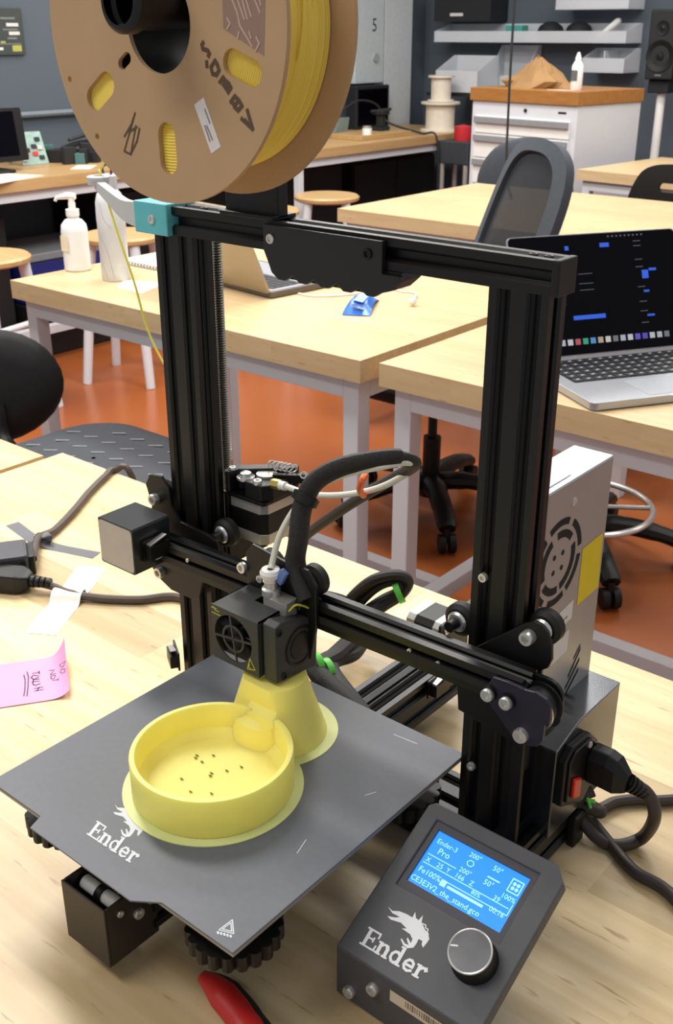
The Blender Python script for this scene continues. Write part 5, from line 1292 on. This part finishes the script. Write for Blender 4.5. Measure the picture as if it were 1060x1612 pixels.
for k in range(16):
    c0 = Vector((random.uniform(-60, 60), random.uniform(-220, 220), random.uniform(15, 60)))
    pts = [c0 + Vector((random.uniform(-80, 80), random.uniform(-150, 150), random.uniform(-10, 60) + 10)) for _ in range(5)]
    for p in pts: p.z = max(10, p.z)
    mb.tube(spline(pts, 6), random.uniform(5, 9), 6)
o = mb.build('cable_tangle', DK, None, loc=(-3980, 3100, 0)); tag(o, 'tangled heap of black cables on the left wall bench behind the spool', 'cables', kind='stuff')
for lb_, x_, y_, rz_, w_, l_ in (('white paper sheet hanging over the left wall bench edge below the monitor', -3640, 2150, .3, 110, 160), ('small pale paper on the left wall bench beside the electronics pile', -3700, 2640, .7, 45, 80)):
    o = MB().prism([(-w_, -l_), (w_, -l_), (w_, l_), (-w_, l_)], FXY, .2, 2).build('paper_sheet', mat('paper_far', (228, 222, 206), .7), None, False, loc=(x_, y_, 0)); o.rotation_euler.z = rz_; tag(o, lb_, 'paper')
e = empty('wall_poster', (-4158, 2560, 470)); tag(e, 'dark poster with white and yellow lines on the left wall', 'poster')
fp = frame((0, 0, 0), (0, 1, 0), (0, 0, 1))
MB().prism(rrect(-260, 150, 0, 196, 4), fp, 0, 10).build('poster_board', mat('poster_dark', (62, 68, 66), .5), e, False)
for nm, m_, L in (('white_line', WLAB, ((60, 125, 120, 134), (70, 128, 84, 98), (-60, 30, 20, 32), (-80, 20, 120, 132))), ('yellow_block', mat('poster_olive', (168, 172, 84), .6), ((80, 130, 14, 40), (20, 46, 50, 58))), ('grey_line', mat('poster_grey', (120, 126, 124), .6), ((30, 110, 150, 158), (40, 120, 104, 110), (60, 110, 66, 74), (-40, 130, 44, 48)))):
    for x0, x1, y0, y1 in L: MB().flat([(x0, y0), (x1, y0), (x1, y1), (x0, y1)], fp, 10.6).build(nm, m_, e, False)
# storage under the wall benches
for k, (x0, x1, y0, y1, h_, lb_) in enumerate(((-4130, -3700, 1420, 2180, 640, 'black storage cupboard under the left wall bench below the monitor'), (-4130, -3800, 2760, 3700, 660, 'black storage cupboard under the left wall bench behind the water bottle'), (-4130, -3760, 3860, 4560, 660, 'black storage cupboard under the far left bench behind the stools'), (-4130, -3780, 4700, 5550, 640, 'black storage cupboard under the far left bench below the cable spools'))):
    e = empty('storage_cupboard', ((x0 + x1) / 2, (y0 + y1) / 2, FLOOR_Z)); tag(e, lb_, 'cupboard')
    hx, hy = (x1 - x0) / 2, (y1 - y0) / 2; KB = mat('cupboard_black', (14, 14, 16), .6)
    MB().box(-hx, hx, -hy, hy, 0, h_).build('body', KB, e, False, 3)
    for s in (-1, 1):
        d_ = MB().box(hx, hx + 16, min(0, s * hy) + 4, max(0, s * hy) - 4, 20, h_ - 10).build('door', KB, e, False, 2)
        MB().box(hx + 16, hx + 26, s * 40 - 6, s * 40 + 6, h_ * .5, h_ * .5 + 90).build('handle', DK, d_, False, 2)
tag(MB().box(-210, 210, -260, 260, 0, 240).build('shade_block', mat('shade_block_black', (16, 16, 18), .6), None, False, 8, loc=(-3830, 2470, FLOOR_Z)), 'added low black block standing in for floor shadow beneath the blue tote', 'shade block')  # added black block: raises the tote, its colour imitates the shadowed floor
e = empty('storage_tote', (-3830, 2470, FLOOR_Z + 241)); tag(e, 'dark blue storage tote with grey lid under the left wall bench', 'tote')
MB().box(-190, 190, -250, 250, 0, 190).build('tote_body', mat('tote_blue', (22, 34, 110), .5), e, False, 10)
MB().box(-200, 200, -260, 260, 190, 225).build('lid', mat('tote_lid', (120, 124, 130), .5), e, False, 6)
